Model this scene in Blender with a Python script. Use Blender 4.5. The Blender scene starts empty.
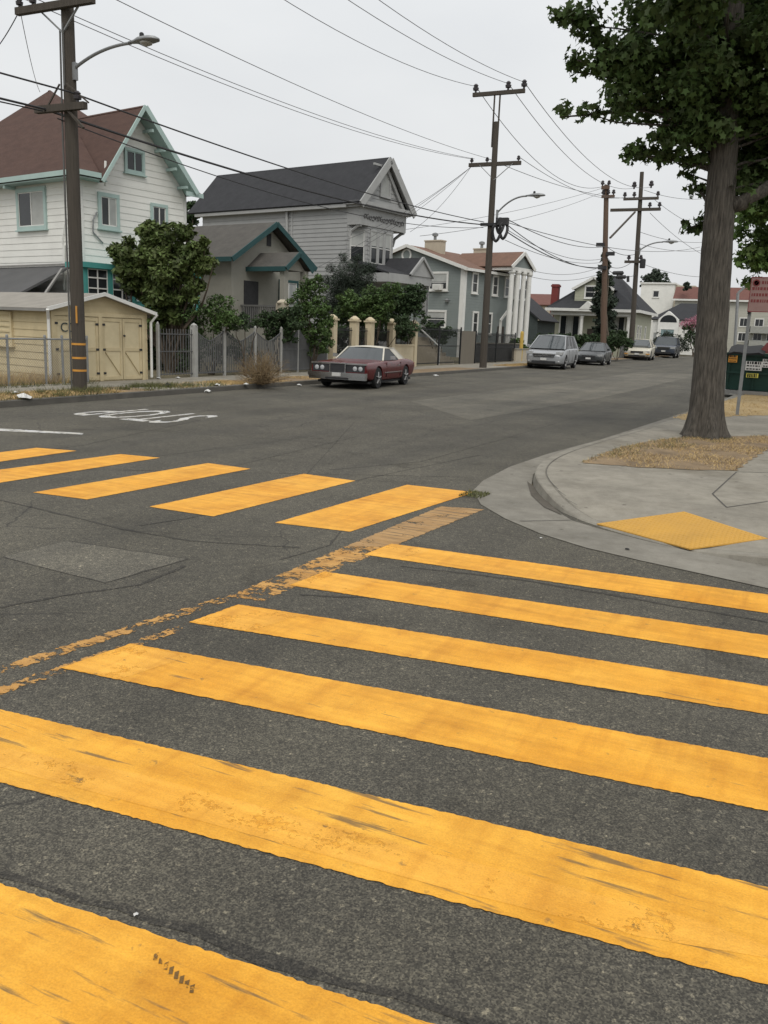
import bpy, bmesh, math, random
import numpy as np
from mathutils import Vector, Matrix
R = math.radians
random.seed(7); RNG = np.random.default_rng(11)
SC = bpy.context.scene; COL = SC.collection

# ------------------------------------------------------------------ camera numbers (metres, street runs along +Y, left kerb at x=-14.6)
F_PX, PITCH, ROLL, YAW, EYE = 850.0, R(12), R(2.3), R(25), 1.85
def ray(px, py):
    x = px-384; y = py-512; c, s = math.cos(ROLL), math.sin(ROLL)
    xu = c*x+s*y; yu = -s*x+c*y
    X, Y, Z = xu, F_PX*math.cos(PITCH)-yu*math.sin(PITCH), -F_PX*math.sin(PITCH)-yu*math.cos(PITCH)
    return Vector((X*math.cos(YAW)-Y*math.sin(YAW), X*math.sin(YAW)+Y*math.cos(YAW), Z))
EYE0 = Vector((0, 0, EYE)); EYEP = EYE0.copy(); FR = [0.0]
_ray = ray
def ray(px, py):
    r = _ray(px, py); return Matrix.Rotation(-FR[0], 3, 'Z') @ r if FR[0] else r
def frame(piv=None, deg=0.0):
    """houses stand a little askew to the kerb: work in the house's own axes about its corner"""
    global EYEP
    FR[0] = R(deg)
    if piv is None: EYEP = EYE0.copy()
    else: P = Vector((piv[0], piv[1], 0)); EYEP = P + Matrix.Rotation(-FR[0], 3, 'Z') @ (EYE0-P)
def turn(root, deg): root.rotation_euler = (0, 0, R(deg)); frame()
def gnd(px, py, z=0.0):
    r = ray(px, py); return EYEP + r*((z-EYE)/r.z)
def atx(px, py, x):
    r = ray(px, py); return EYEP + r*((x-EYEP.x)/r.x)
def aty(px, py, y):
    r = ray(px, py); return EYEP + r*((y-EYEP.y)/r.y)

# ------------------------------------------------------------------ materials
MATS = {}
def nn(nt, t, **kw):
    n = nt.nodes.new(t)
    for k, v in kw.items(): setattr(n, k, v)
    return n
def mat(name, col, rough=.8, col2=None, scale=3.0, amt=.5, bump=0.0, bscale=40.0, stretch=(1, 1, 1), metal=0.0, spec=.3, grime=0.0, island=0.0, alpha_wear=None, detail=6, transl=0.0):
    """procedural surface: two tones mixed by noise, an optional stain layer, fine bump"""
    if name in MATS: return MATS[name]
    m = bpy.data.materials.new(name); m.use_nodes = True; nt = m.node_tree; L = nt.links.new
    b = nt.nodes['Principled BSDF']
    tc = nn(nt, 'ShaderNodeTexCoord'); mp = nn(nt, 'ShaderNodeMapping'); mp.inputs['Scale'].default_value = stretch
    L(tc.outputs['Object'], mp.inputs['Vector'])
    no = nn(nt, 'ShaderNodeTexNoise'); no.inputs['Scale'].default_value = scale; no.inputs['Detail'].default_value = detail; no.inputs['Roughness'].default_value = .6
    L(mp.outputs[0], no.inputs['Vector'])
    if col2 is None: col2 = tuple(c*.72 for c in col)
    rp = nn(nt, 'ShaderNodeValToRGB'); rp.color_ramp.elements[0].position = .5-amt*.5; rp.color_ramp.elements[1].position = .5+amt*.5
    rp.color_ramp.elements[0].color = (*col2, 1); rp.color_ramp.elements[1].color = (*col, 1)
    L(no.outputs['Fac'], rp.inputs[0]); out = rp.outputs[0]
    if grime:
        n2 = nn(nt, 'ShaderNodeTexNoise'); n2.inputs['Scale'].default_value = scale*.31; n2.inputs['Detail'].default_value = 8; n2.inputs['Roughness'].default_value = .7
        L(tc.outputs['Object'], n2.inputs['Vector'])
        r2 = nn(nt, 'ShaderNodeValToRGB'); r2.color_ramp.elements[0].position = .5; r2.color_ramp.elements[1].position = .75
        r2.color_ramp.elements[0].color = (0, 0, 0, 1); r2.color_ramp.elements[1].color = (grime, grime, grime, 1)
        L(n2.outputs['Fac'], r2.inputs[0])
        mx = nn(nt, 'ShaderNodeMix', data_type='RGBA'); L(r2.outputs[0], mx.inputs[0]); L(out, mx.inputs[6]); mx.inputs[7].default_value = (*[c*.45 for c in col2], 1); out = mx.outputs[2]
    if island:
        ge = nn(nt, 'ShaderNodeNewGeometry'); hs = nn(nt, 'ShaderNodeHueSaturation')
        ma = nn(nt, 'ShaderNodeMapRange'); ma.inputs[3].default_value = 1-island; ma.inputs[4].default_value = 1+island
        L(ge.outputs['Random Per Island'], ma.inputs[0]); L(ma.outputs[0], hs.inputs['Value'])
        mh = nn(nt, 'ShaderNodeMapRange'); mh.inputs[3].default_value = .5-.03*min(island, .6); mh.inputs[4].default_value = .5+.02*min(island, .6)
        L(ge.outputs['Random Per Island'], mh.inputs[0]); L(mh.outputs[0], hs.inputs['Hue'])
        L(out, hs.inputs['Color']); out = hs.outputs[0]
    L(out, b.inputs['Base Color'])
    b.inputs['Roughness'].default_value = rough; b.inputs['Metallic'].default_value = metal; b.inputs['Specular IOR Level'].default_value = spec
    if bump:
        n3 = nn(nt, 'ShaderNodeTexNoise'); n3.inputs['Scale'].default_value = bscale; n3.inputs['Detail'].default_value = 5
        L(mp.outputs[0], n3.inputs['Vector']); bp = nn(nt, 'ShaderNodeBump'); bp.inputs['Strength'].default_value = bump; bp.inputs['Distance'].default_value = .02
        L(n3.outputs['Fac'], bp.inputs['Height']); L(bp.outputs[0], b.inputs['Normal'])
    if transl:
        tr = nn(nt, 'ShaderNodeBsdfTranslucent'); L(out, tr.inputs['Color']); ms = nn(nt, 'ShaderNodeMixShader'); ms.inputs[0].default_value = transl
        L(b.outputs[0], ms.inputs[1]); L(tr.outputs[0], ms.inputs[2]); L(ms.outputs[0], nt.nodes['Material Output'].inputs['Surface'])
    MATS[name] = m; return m

def asphalt(name, base, tone=1.0):
    m = bpy.data.materials.new(name); m.use_nodes = True; nt = m.node_tree; L = nt.links.new; b = nt.nodes['Principled BSDF']
    tc = nn(nt, 'ShaderNodeTexCoord'); O = tc.outputs['Object']
    def noise(s, d=6, r=.6, vec=None):
        n = nn(nt, 'ShaderNodeTexNoise'); n.inputs['Scale'].default_value = s; n.inputs['Detail'].default_value = d; n.inputs['Roughness'].default_value = r
        L(vec or O, n.inputs['Vector']); return n.outputs['Fac']
    def ramp(v, p0, p1, c0, c1):
        r = nn(nt, 'ShaderNodeValToRGB'); e = r.color_ramp.elements; e[0].position = p0; e[1].position = p1; e[0].color = (*c0, 1); e[1].color = (*c1, 1); L(v, r.inputs[0]); return r.outputs[0]
    def mul(a, bb, f=1.0):
        x = nn(nt, 'ShaderNodeMix', data_type='RGBA', blend_type='MULTIPLY'); x.inputs[0].default_value = f; L(a, x.inputs[6]); L(bb, x.inputs[7]); return x.outputs[2]
    c = ramp(noise(.35, 8, .68), .33, .66, tuple(v*.70*tone for v in base), tuple(v*1.24*tone for v in base))
    c = mul(c, ramp(noise(14, 5), .3, .7, (.82, .82, .82), (1.12, 1.12, 1.1)))
    # wheel paths and old streaks run along the street
    mp = nn(nt, 'ShaderNodeMapping'); mp.inputs['Scale'].default_value = (1.3, .06, 1); L(O, mp.inputs['Vector'])
    c = mul(c, ramp(noise(1.0, 4, .5, mp.outputs[0]), .36, .62, (.86, .86, .87), (1.08, 1.07, 1.05)))
    # stone chips
    vo = nn(nt, 'ShaderNodeTexVoronoi'); vo.inputs['Scale'].default_value = 95; L(O, vo.inputs['Vector'])
    sp = nn(nt, 'ShaderNodeSeparateColor'); L(vo.outputs['Color'], sp.inputs[0])
    c = mul(c, ramp(sp.outputs[0], .35, 1.0, (.84, .84, .84), (1.38, 1.36, 1.31)))
    vf = nn(nt, 'ShaderNodeTexVoronoi'); vf.inputs['Scale'].default_value = 170; L(O, vf.inputs['Vector']); sf = nn(nt, 'ShaderNodeSeparateColor'); L(vf.outputs['Color'], sf.inputs[0])
    c = mul(c, ramp(sf.outputs[2], .2, 1.0, (.58, .58, .58), (1.52, 1.50, 1.44)))
    vo2 = nn(nt, 'ShaderNodeTexVoronoi'); vo2.inputs['Scale'].default_value = 70; L(O, vo2.inputs['Vector'])
    sp2 = nn(nt, 'ShaderNodeSeparateColor'); L(vo2.outputs['Color'], sp2.inputs[0])
    c = mul(c, ramp(sp2.outputs[1], .965, .985, (1, 1, 1), (1.9, 1.85, 1.75)))
    # cracks: distorted cell borders, kept only in some areas
    ad = nn(nt, 'ShaderNodeMix', data_type='RGBA', blend_type='ADD'); ad.inputs[0].default_value = .5
    nz = nn(nt, 'ShaderNodeTexNoise'); nz.inputs['Scale'].default_value = 1.2; nz.inputs['Detail'].default_value = 6; L(O, nz.inputs['Vector']); L(O, ad.inputs[6]); L(nz.outputs['Color'], ad.inputs[7])
    ve = nn(nt, 'ShaderNodeTexVoronoi', feature='DISTANCE_TO_EDGE'); ve.inputs['Scale'].default_value = .42; L(ad.outputs[2], ve.inputs['Vector'])
    cr = ramp(ve.outputs['Distance'], .0005, .0055, (.8, .8, .8), (0, 0, 0))
    msk = ramp(noise(.16, 3), .47, .56, (0, 0, 0), (1, 1, 1))
    mm = nn(nt, 'ShaderNodeMath', operation='MULTIPLY'); L(cr, mm.inputs[0]); L(msk, mm.inputs[1])
    mx = nn(nt, 'ShaderNodeMix', data_type='RGBA'); L(mm.outputs[0], mx.inputs[0]); L(c, mx.inputs[6]); mx.inputs[7].default_value = (.018, .017, .016, 1)
    # oil spots
    c = mul(mx.outputs[2], ramp(noise(1.6, 6, .6), .27, .42, (.60, .59, .57), (1, 1, 1)))
    L(c, b.inputs['Base Color']); b.inputs['Roughness'].default_value = .86; b.inputs['Specular IOR Level'].default_value = .35
    bp = nn(nt, 'ShaderNodeBump'); bp.inputs['Strength'].default_value = .55; bp.inputs['Distance'].default_value = .008
    L(vo.outputs['Distance'], bp.inputs['Height']); L(bp.outputs[0], b.inputs['Normal'])
    MATS[name] = m; return m

def concrete(name, base, joints=0):
    m = bpy.data.materials.new(name); m.use_nodes = True; nt = m.node_tree; L = nt.links.new; b = nt.nodes['Principled BSDF']; O = nn(nt, 'ShaderNodeTexCoord').outputs['Object']
    def noise(s, d=6, r=.6, vec=None):
        n = nn(nt, 'ShaderNodeTexNoise'); n.inputs['Scale'].default_value = s; n.inputs['Detail'].default_value = d; n.inputs['Roughness'].default_value = r; L(vec or O, n.inputs['Vector']); return n.outputs['Fac']
    def ramp(v, p0, p1, c0, c1):
        r = nn(nt, 'ShaderNodeValToRGB'); e = r.color_ramp.elements; e[0].position = p0; e[1].position = p1; e[0].color = (*c0, 1); e[1].color = (*c1, 1); L(v, r.inputs[0]); return r.outputs[0]
    def mul(a, bb):
        x = nn(nt, 'ShaderNodeMix', data_type='RGBA', blend_type='MULTIPLY'); x.inputs[0].default_value = 1; L(a, x.inputs[6]); L(bb, x.inputs[7]); return x.outputs[2]
    c = ramp(noise(.9, 9, .7), .30, .68, tuple(v*.74 for v in base), tuple(v*1.12 for v in base))
    c = mul(c, ramp(noise(5, 8, .7), .32, .6, (.80, .79, .77), (1.04, 1.04, 1.03)))
    c = mul(c, ramp(noise(180, 2), .3, .7, (.86, .86, .85), (1.12, 1.12, 1.12)))
    c = mul(c, ramp(noise(.55, 5, .6), .56, .70, (1, 1, 1), (.72, .70, .66)))
    vo = nn(nt, 'ShaderNodeTexVoronoi'); vo.inputs['Scale'].default_value = 3.1; L(O, vo.inputs['Vector'])
    c = mul(c, ramp(vo.outputs['Distance'], .055, .10, (.52, .51, .5), (1, 1, 1)))
    L(c, b.inputs['Base Color']); b.inputs['Roughness'].default_value = .92; b.inputs['Specular IOR Level'].default_value = .25
    bp = nn(nt, 'ShaderNodeBump'); bp.inputs['Strength'].default_value = .35; bp.inputs['Distance'].default_value = .008; L(noise(70, 5), bp.inputs['Height']); L(bp.outputs[0], b.inputs['Normal'])
    MATS[name] = m; return m
def paint(name, col, wear=.0, fade=None, scuff=.70, ws=2.2):
    """road paint: roller streaks, scuffs that show the asphalt through, ragged wear"""
    m = bpy.data.materials.new(name); m.use_nodes = True; nt = m.node_tree; L = nt.links.new; b = nt.nodes['Principled BSDF']
    tc = nn(nt, 'ShaderNodeTexCoord'); O = tc.outputs['Object']
    def noise(s, d, vec, r=.6):
        n = nn(nt, 'ShaderNodeTexNoise'); n.inputs['Scale'].default_value = s; n.inputs['Detail'].default_value = d; n.inputs['Roughness'].default_value = r; L(vec, n.inputs['Vector']); return n.outputs['Fac']
    def ramp(v, p0, p1, c0, c1):
        r = nn(nt, 'ShaderNodeValToRGB'); e = r.color_ramp.elements; e[0].position = p0; e[1].position = p1; e[0].color = (*c0, 1); e[1].color = (*c1, 1); L(v, r.inputs[0]); return r.outputs[0]
    def mul(a, bb):
        x = nn(nt, 'ShaderNodeMix', data_type='RGBA', blend_type='MULTIPLY'); x.inputs[0].default_value = 1; L(a, x.inputs[6]); L(bb, x.inputs[7]); return x.outputs[2]
    fade = fade or (col[0]*1.06, col[1]*1.18, col[2]*1.9)
    c = ramp(noise(.9, 7, O, .68), .34, .66, col, fade)
    mp = nn(nt, 'ShaderNodeMapping'); mp.inputs['Scale'].default_value = (1.0, 9, 1); mp.inputs['Rotation'].default_value = (0, 0, R(-9)); L(O, mp.inputs['Vector'])
    c = mul(c, ramp(noise(1.4, 5, mp.outputs[0]), .3, .7, (.84, .80, .68), (1.07, 1.10, 1.2)))
    mp2 = nn(nt, 'ShaderNodeMapping'); mp2.inputs['Scale'].default_value = (9, 1.0, 1); mp2.inputs['Rotation'].default_value = (0, 0, R(-20)); L(O, mp2.inputs['Vector'])
    c = mul(c, ramp(noise(1.0, 5, mp2.outputs[0]), .32, .5, (.90, .86, .76), (1.03, 1.04, 1.06)))
    c = mul(c, ramp(noise(160, 2, O), .3, .7, (.88, .87, .85), (1.07, 1.07, 1.08)))
    c = mul(c, ramp(noise(2.6, 8, O, .7), .30, .56, (.80, .76, .68), (1.02, 1.02, 1.03)))
    # black rubber scuffs
    mp3 = nn(nt, 'ShaderNodeMapping'); mp3.inputs['Scale'].default_value = (1.2, 13, 1); mp3.inputs['Rotation'].default_value = (0, 0, R(-4)); L(O, mp3.inputs['Vector'])
    sc = ramp(noise(1.7, 4, mp3.outputs[0], .55), scuff-.02, scuff+.05, (0, 0, 0), (.75, .75, .75))
    mx = nn(nt, 'ShaderNodeMix', data_type='RGBA'); L(sc, mx.inputs[0]); L(c, mx.inputs[6]); mx.inputs[7].default_value = (.09, .07, .04, 1)
    st = ramp(noise(17, 4, O, .6), .66, .75, (0, 0, 0), (.6, .6, .6))
    mx2 = nn(nt, 'ShaderNodeMix', data_type='RGBA'); L(st, mx2.inputs[0]); L(mx.outputs[2], mx2.inputs[6]); mx2.inputs[7].default_value = (.13, .09, .04, 1)
    L(mx2.outputs[2], b.inputs['Base Color']); b.inputs['Roughness'].default_value = .62; b.inputs['Specular IOR Level'].default_value = .35
    vo = nn(nt, 'ShaderNodeTexVoronoi'); vo.inputs['Scale'].default_value = 95; L(O, vo.inputs['Vector'])
    bp = nn(nt, 'ShaderNodeBump'); bp.inputs['Strength'].default_value = .3; bp.inputs['Distance'].default_value = .006; L(vo.outputs['Distance'], bp.inputs['Height']); L(bp.outputs[0], b.inputs['Normal'])
    if wear:
        w = nn(nt, 'ShaderNodeMath', operation='ADD'); n1 = noise(ws, 9, O, .75); n2 = noise(40, 3, O)
        s1 = nn(nt, 'ShaderNodeMath', operation='MULTIPLY'); s1.inputs[1].default_value = .22; L(n2, s1.inputs[0]); L(n1, w.inputs[0]); L(s1.outputs[0], w.inputs[1])
        gt = ramp(w.outputs[0], .60+(.5-wear)*.5-.02, .60+(.5-wear)*.5+.02, (1, 1, 1), (0, 0, 0))
        tr = nn(nt, 'ShaderNodeBsdfTransparent'); ms = nn(nt, 'ShaderNodeMixShader'); L(gt, ms.inputs[0]); L(b.outputs[0], ms.inputs[1]); L(tr.outputs[0], ms.inputs[2])
        L(ms.outputs[0], nt.nodes['Material Output'].inputs['Surface'])
    MATS[name] = m; return m

ASPH = asphalt('asphalt', (.081, .076, .063)); PATCH = asphalt('asphalt_patch', (.120, .113, .095)); SEAM = asphalt('asphalt_seam', (.048, .045, .039))
YEL = paint('yellow_paint', (.66, .290, .016), fade=(.77, .39, .042), scuff=.68); YELS = paint('scuffed_yellow_paint', (.66, .295, .017), fade=(.78, .41, .048), scuff=.60); OLDYEL = paint('old_yellow_paint', (.46, .235, .055), fade=(.52, .29, .08), wear=.53, ws=4.5, scuff=.6); OLDYEL3 = paint('thin_old_yellow', (.44, .225, .055), fade=(.50, .28, .08), wear=.475, ws=5.5, scuff=.6); OLDYEL2 = paint('faded_yellow_paint', (.33, .195, .075), fade=(.40, .235, .085), wear=.68, scuff=.56, ws=4.0)
WHT = paint('white_paint', (.46, .46, .44), fade=(.58, .58, .56), wear=.62, ws=5.0)
CONC = concrete('concrete', (.262, .243, .205)); GUTT = concrete('gutter_concrete', (.215, .202, .174)); KERBM = concrete('kerb_concrete', (.25, .234, .20))
DIRT = mat('dry_dirt', (.29, .21, .125), 1, (.13, .095, .06), 3.2, .55, .8, 30, grime=.45)
EARTH = mat('yard_earth', (.20, .17, .11), 1, (.12, .11, .065), .8, .7, .6, 20)
STRAW = mat('straw', (.50, .36, .17), 1, (.36, .26, .12), 3, .6, island=.3)
GREENBLADE = mat('green_blade', (.12, .125, .05), 1, (.085, .09, .038), 3, .6, island=.3)
TACT = mat('tactile_yellow', (.56, .31, .055), .75, (.44, .25, .06), 2.5, .7, .15, 60, grime=.35)
WOODP = mat('pole_wood', (.092, .080, .066), .95, (.046, .040, .034), 3, .7, .5, 14, stretch=(9, 9, .5))
WOODR = mat('pole_wood_red', (.145, .098, .072), .95, (.09, .062, .047), 3, .7, .5, 14, stretch=(9, 9, .5))
METAL = mat('grey_metal', (.30, .31, .31), .5, (.22, .225, .23), 4, .5, metal=.6)
GALV = mat('galvanised', (.30, .31, .31), .6, (.20, .205, .205), 5, .6, metal=.4)
DARKM = mat('dark_metal', (.035, .036, .038), .6, (.022, .022, .024), 6, .5)
CABLE = mat('cable_rubber', (.045, .045, .048), .75)
CABLE2 = mat('thin_wire', (.13, .13, .135), .7)
REFL = mat('reflector_tape', (.62, .30, .05), .5, (.45, .22, .05), 9, .6)
PORC = mat('porcelain', (.06, .055, .06), .3)
BARK = mat('bark', (.125, .112, .094), .95, (.040, .036, .031), 4.6, .34, 1.0, 14, stretch=(7, 7, .75), grime=.35, detail=9)
TWIG = mat('twig', (.10, .08, .06), .95, bump=.4)
LEAF = mat('sweetgum_leaf', (.092, .138, .040), .65, (.048, .082, .026), 1.3, .6, island=.5, transl=.32)
LEAFB = mat('bright_leaf', (.115, .17, .038), .6, (.06, .11, .028), 1.1, .7, island=.4, transl=.25)
LEAFY = mat('olive_leaf', (.125, .16, .045), .65, (.042, .07, .022), 1.9, .7, island=.5, transl=.15)
LEAFD = mat('dark_leaf', (.050, .082, .032), .7, (.026, .048, .019), 1.3, .7, island=.5, transl=.1)
LEAFN = mat('conifer_leaf', (.040, .055, .036), .8, (.022, .034, .023), 1.5, .7, island=.4)
LEAFM = mat('mid_leaf', (.09, .145, .04), .65, (.042, .078, .024), 1.2, .7, island=.5, transl=.15)
PINKF = mat('pink_flower', (.46, .19, .25), .8, (.32, .12, .17), 3, .6, island=.35)
DRYB = mat('dry_brush', (.25, .18, .10), 1, (.14, .105, .06), 2, .6, island=.35)
GLASS = mat('window_glass', (.030, .034, .036), .12, (.016, .018, .02), .9, .6, spec=.5)
GLASSL = mat('curtained_glass', (.40, .41, .40), .3, (.22, .235, .24), 1.6, .6, stretch=(4, 4, .6), spec=.5)
BLIND = mat('window_blind', (.42, .43, .41), .7, (.30, .31, .30), 2, .5)
CARGL = mat('car_glass', (.045, .055, .058), .06, (.03, .036, .04), .7, .5, spec=.6)
CHROME = mat('chrome', (.55, .56, .57), .22, (.42, .43, .44), 3, .5, metal=1.0)
RUBBER = mat('tyre_rubber', (.022, .022, .023), .85)
LAMPG = mat('headlamp_glass', (.42, .43, .43), .15, (.30, .31, .32), 9, .6, spec=.6)
H1W = mat('white_siding', (.76, .76, .72), .8, (.66, .66, .625), 1.4, .6, grime=.18)
H1R = mat('brown_shingle', (.098, .058, .046), .95, (.068, .040, .033), 2.2, .45, .9, 22, detail=9, grime=.25, stretch=(1, 1, 3))
AQUA = mat('aqua_trim', (.40, .52, .49), .7, (.33, .43, .41), 2, .6)
TEAL = mat('teal_paint', (.085, .33, .30), .7, (.06, .25, .235), 2, .6)
GREYS = mat('grey_felt', (.105, .105, .105), .95, (.078, .078, .079), 1.2, .6, .3, 20)
CREAM = mat('cream_boards', (.60, .51, .325), .85, (.47, .39, .24), 2.1, .6, grime=.4)
CREAM2 = mat('cream_door_ply', (.63, .545, .36), .85, (.53, .45, .285), 1.6, .6, grime=.4)
GROOF = mat('garage_roof', (.30, .28, .245), .95, (.22, .205, .18), 2, .6, .4, 25)
WTRIM = mat('white_trim', (.70, .70, .67), .7, (.60, .60, .575), 2, .5)
H2W = mat('tan_stucco', (.29, .282, .245), .95, (.235, .23, .20), 2.5, .6, .3, 60)
H2R = mat('grey_brown_shingle', (.098, .092, .082), .95, (.07, .066, .06), 2.5, .45, .9, 22, detail=9, grime=.25)
DTEAL = mat('dark_teal_trim', (.026, .074, .076), .7, (.02, .056, .058), 2, .6)
H3W = mat('grey_siding', (.345, .35, .345), .85, (.285, .29, .288), 1.6, .6, grime=.2)
H3R = mat('charcoal_shingle', (.040, .041, .045), .95, (.028, .029, .032), 2.2, .45, .9, 22, detail=9)
H3T = mat('grey_trim', (.37, .375, .37), .8, (.31, .315, .31), 2, .5, grime=.2)
H4W = mat('blue_grey_siding', (.215, .243, .235), .85, (.18, .205, .20), 1.6, .6)
H4R = mat('red_brown_shingle', (.18, .105, .075), .95, (.13, .08, .06), 2.2, .45, .9, 22, detail=9)
STUC = mat('beige_stucco', (.47, .42, .33), .9, (.39, .345, .27), 3, .6, .2, 60)
PILL = mat('cream_pillar', (.58, .50, .35), .85, (.49, .42, .29), 2.5, .6, .2, 40, grime=.25)
H5W = mat('dark_green_siding', (.055, .068, .066), .9); RBRICK = mat('red_chimney', (.20, .045, .04), .9, (.14, .036, .033), 6, .6)
H6W = mat('pale_green_siding', (.40, .405, .31), .85, (.34, .345, .27), 1.5, .6)
RUST = mat('orange_tile', (.165, .078, .064), .9, (.12, .058, .049), 2.5, .6, .4, 12)
APTW = mat('apartment_siding', (.42, .415, .36), .85, (.36, .355, .31), 1.5, .6)
IRONL = mat('pale_iron', (.125, .127, .128), .7, (.085, .087, .088), 3, .6); IRONP = mat('pale_post', (.40, .40, .38), .8, (.28, .28, .265), 4, .6)
IRONB = mat('black_iron', (.020, .021, .022), .6); WFENCE = mat('weathered_wood', (.225, .20, .16), .95, (.15, .135, .11), 3, .7, .3, 20, stretch=(6, 6, .6))
DUMP = mat('dumpster_green', (.012, .045, .034), .6, (.009, .032, .024), 2, .6, grime=.3); STEELB = mat('weathered_steel', (.27, .265, .25), .8, (.19, .185, .175), 3, .6)
STW = mat('sticker_white', (.62, .62, .60), .6); STY = mat('sticker_yellow', (.62, .56, .10), .6); STO = mat('sticker_orange', (.66, .30, .045), .6); INK = mat('black_ink', (.02, .02, .02), .7)
SIGNF = mat('sign_face', (.36, .235, .215), .6, (.30, .18, .165), 6, .6); SIGNR = mat('sign_red', (.25, .06, .06), .6, (.19, .05, .05), 6, .6)
PAPER = mat('litter_paper', (.62, .62, .60), .8); BLKBAG = mat('black_plastic', (.014, .014, .015), .75)
BOLL = mat('bollard_yellow', (.56, .38, .09), .7)

# ------------------------------------------------------------------ mesh builder
class MB:
    def __init__(s): s.v = []; s.f = []
    def quad(s, *p): i = len(s.v); s.v += [tuple(q) for q in p]; s.f.append(tuple(range(i, i+len(p))))
    def hexa(s, p):   # 8 points: bottom 4 ccw, top 4 ccw
        i = len(s.v); s.v += [tuple(q) for q in p]
        for f in ((3, 2, 1, 0), (4, 5, 6, 7), (0, 1, 5, 4), (1, 2, 6, 5), (2, 3, 7, 6), (3, 0, 4, 7)): s.f.append(tuple(i+k for k in f))
    def box(s, x0, x1, y0, y1, z0, z1): s.hexa([(x0, y0, z0), (x1, y0, z0), (x1, y1, z0), (x0, y1, z0), (x0, y0, z1), (x1, y0, z1), (x1, y1, z1), (x0, y1, z1)])
    def bar(s, a, b, w, h, up=(0, 0, 1)):   # rectangular bar from a to b
        a = Vector(a); b = Vector(b); d = (b-a).normalized(); u = Vector(up)
        if abs(d.dot(u)) > .99: u = Vector((1, 0, 0))
        sd = d.cross(u).normalized(); u = sd.cross(d).normalized(); sw = sd*(w/2); uh = u*(h/2)
        s.hexa([a-sw-uh, a+sw-uh, b+sw-uh, b-sw-uh, a-sw+uh, a+sw+uh, b+sw+uh, b-sw+uh])
    def tube(s, pts, r, n=8, caps=True):
        pts = [Vector(p) for p in pts]; rs = r if isinstance(r, (list, tuple)) else [r]*len(pts); base = len(s.v)
        ref = None
        for k, p in enumerate(pts):
            d = (pts[min(k+1, len(pts)-1)]-pts[max(k-1, 0)]).normalized()
            if ref is None: ref = Vector((1, 0, 0)) if abs(d.x) < .8 else Vector((0, 1, 0))
            a = d.cross(ref).normalized(); ref = a.cross(d).normalized(); b = a.cross(d)
            for j in range(n):
                t = 2*math.pi*j/n; s.v.append(tuple(p+a*(rs[k]*math.cos(t))+b*(rs[k]*math.sin(t))))
        for k in range(len(pts)-1):
            for j in range(n): s.f.append((base+k*n+j, base+k*n+(j+1) % n, base+(k+1)*n+(j+1) % n, base+(k+1)*n+j))
        if caps: s.f.append(tuple(base+j for j in range(n))[::-1]); s.f.append(tuple(base+(len(pts)-1)*n+j for j in range(n)))
    def lathe(s, c, prof, n=12, axis='z', caps=True):
        base = len(s.v); c = Vector(c)
        for (r, h) in prof:
            for j in range(n):
                t = 2*math.pi*j/n; a, b = r*math.cos(t), r*math.sin(t)
                s.v.append(tuple(c+Vector({'z': (a, b, h), 'x': (h, a, b), 'y': (b, h, a)}[axis])))
        for k in range(len(prof)-1):
            for j in range(n): s.f.append((base+k*n+j, base+k*n+(j+1) % n, base+(k+1)*n+(j+1) % n, base+(k+1)*n+j))
        if caps: s.f.append(tuple(base+j for j in range(n))[::-1]); s.f.append(tuple(base+(len(prof)-1)*n+j for j in range(n)))
    def slab(s, poly, th):   # planar polygon, thickened against its normal
        P = [Vector(p) for p in poly]; n = (P[1]-P[0]).cross(P[2]-P[0]).normalized()
        if n.z < 0 or (abs(n.z) < 1e-4 and th < 0): P = P[::-1]; n = -n
        k = len(P); i = len(s.v); s.v += [tuple(p) for p in P]+[tuple(p-n*th) for p in P]
        s.f.append(tuple(range(i, i+k))); s.f.append(tuple(range(i+2*k-1, i+k-1, -1)))
        for j in range(k): s.f.append((i+j, i+k+j, i+k+(j+1) % k, i+(j+1) % k))
    def prism(s, poly, vec):   # polygon extruded by a vector
        P = [Vector(p) for p in poly]; V = Vector(vec); k = len(P); i = len(s.v); s.v += [tuple(p) for p in P]+[tuple(p+V) for p in P]
        s.f.append(tuple(range(i+k-1, i-1, -1))); s.f.append(tuple(range(i+k, i+2*k)))
        for j in range(k): s.f.append((i+j, i+(j+1) % k, i+k+(j+1) % k, i+k+j))
    def build(s, name, m, parent=None, local=False, smooth=False):
        me = bpy.data.meshes.new(name); off = Vector((0, 0, 0))
        if parent is not None and not local:
            q = parent
            while q is not None: off += q.location; q = q.parent
        me.from_pydata([(a[0]-off.x, a[1]-off.y, a[2]-off.z) for a in s.v], [], s.f)
        if m: me.materials.append(m)
        bm = bmesh.new(); bm.from_mesh(me); bmesh.ops.recalc_face_normals(bm, faces=bm.faces); bm.to_mesh(me); bm.free()
        if smooth:
            me.polygons.foreach_set('use_smooth', [True]*len(me.polygons))
        o = bpy.data.objects.new(name, me); COL.objects.link(o)
        if parent is not None: o.parent = parent
        return o
def tag(o, label, cat, group=None):
    o['label'] = label; o['category'] = cat
    if group: o['group'] = group
    return o
def struct(o, kind='structure'): o['kind'] = kind; return o
def thing(name, loc, label, cat, group=None, rz=0):
    o = bpy.data.objects.new(name, None); COL.objects.link(o); o.location = loc; o.rotation_euler = (0, 0, rz); o.empty_display_size = .2
    return tag(o, label, cat, group)
def copy_tree(o, parent=None):
    c = o.copy(); COL.objects.link(c)
    if parent is not None: c.parent = parent
    for ch in [x for x in o.children]: copy_tree(ch, c)
    return c
def smooth_angle(o, a=40):
    me = o.data; me.polygons.foreach_set('use_smooth', [True]*len(me.polygons)); me.set_sharp_from_angle(angle=R(a)); return o
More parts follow.
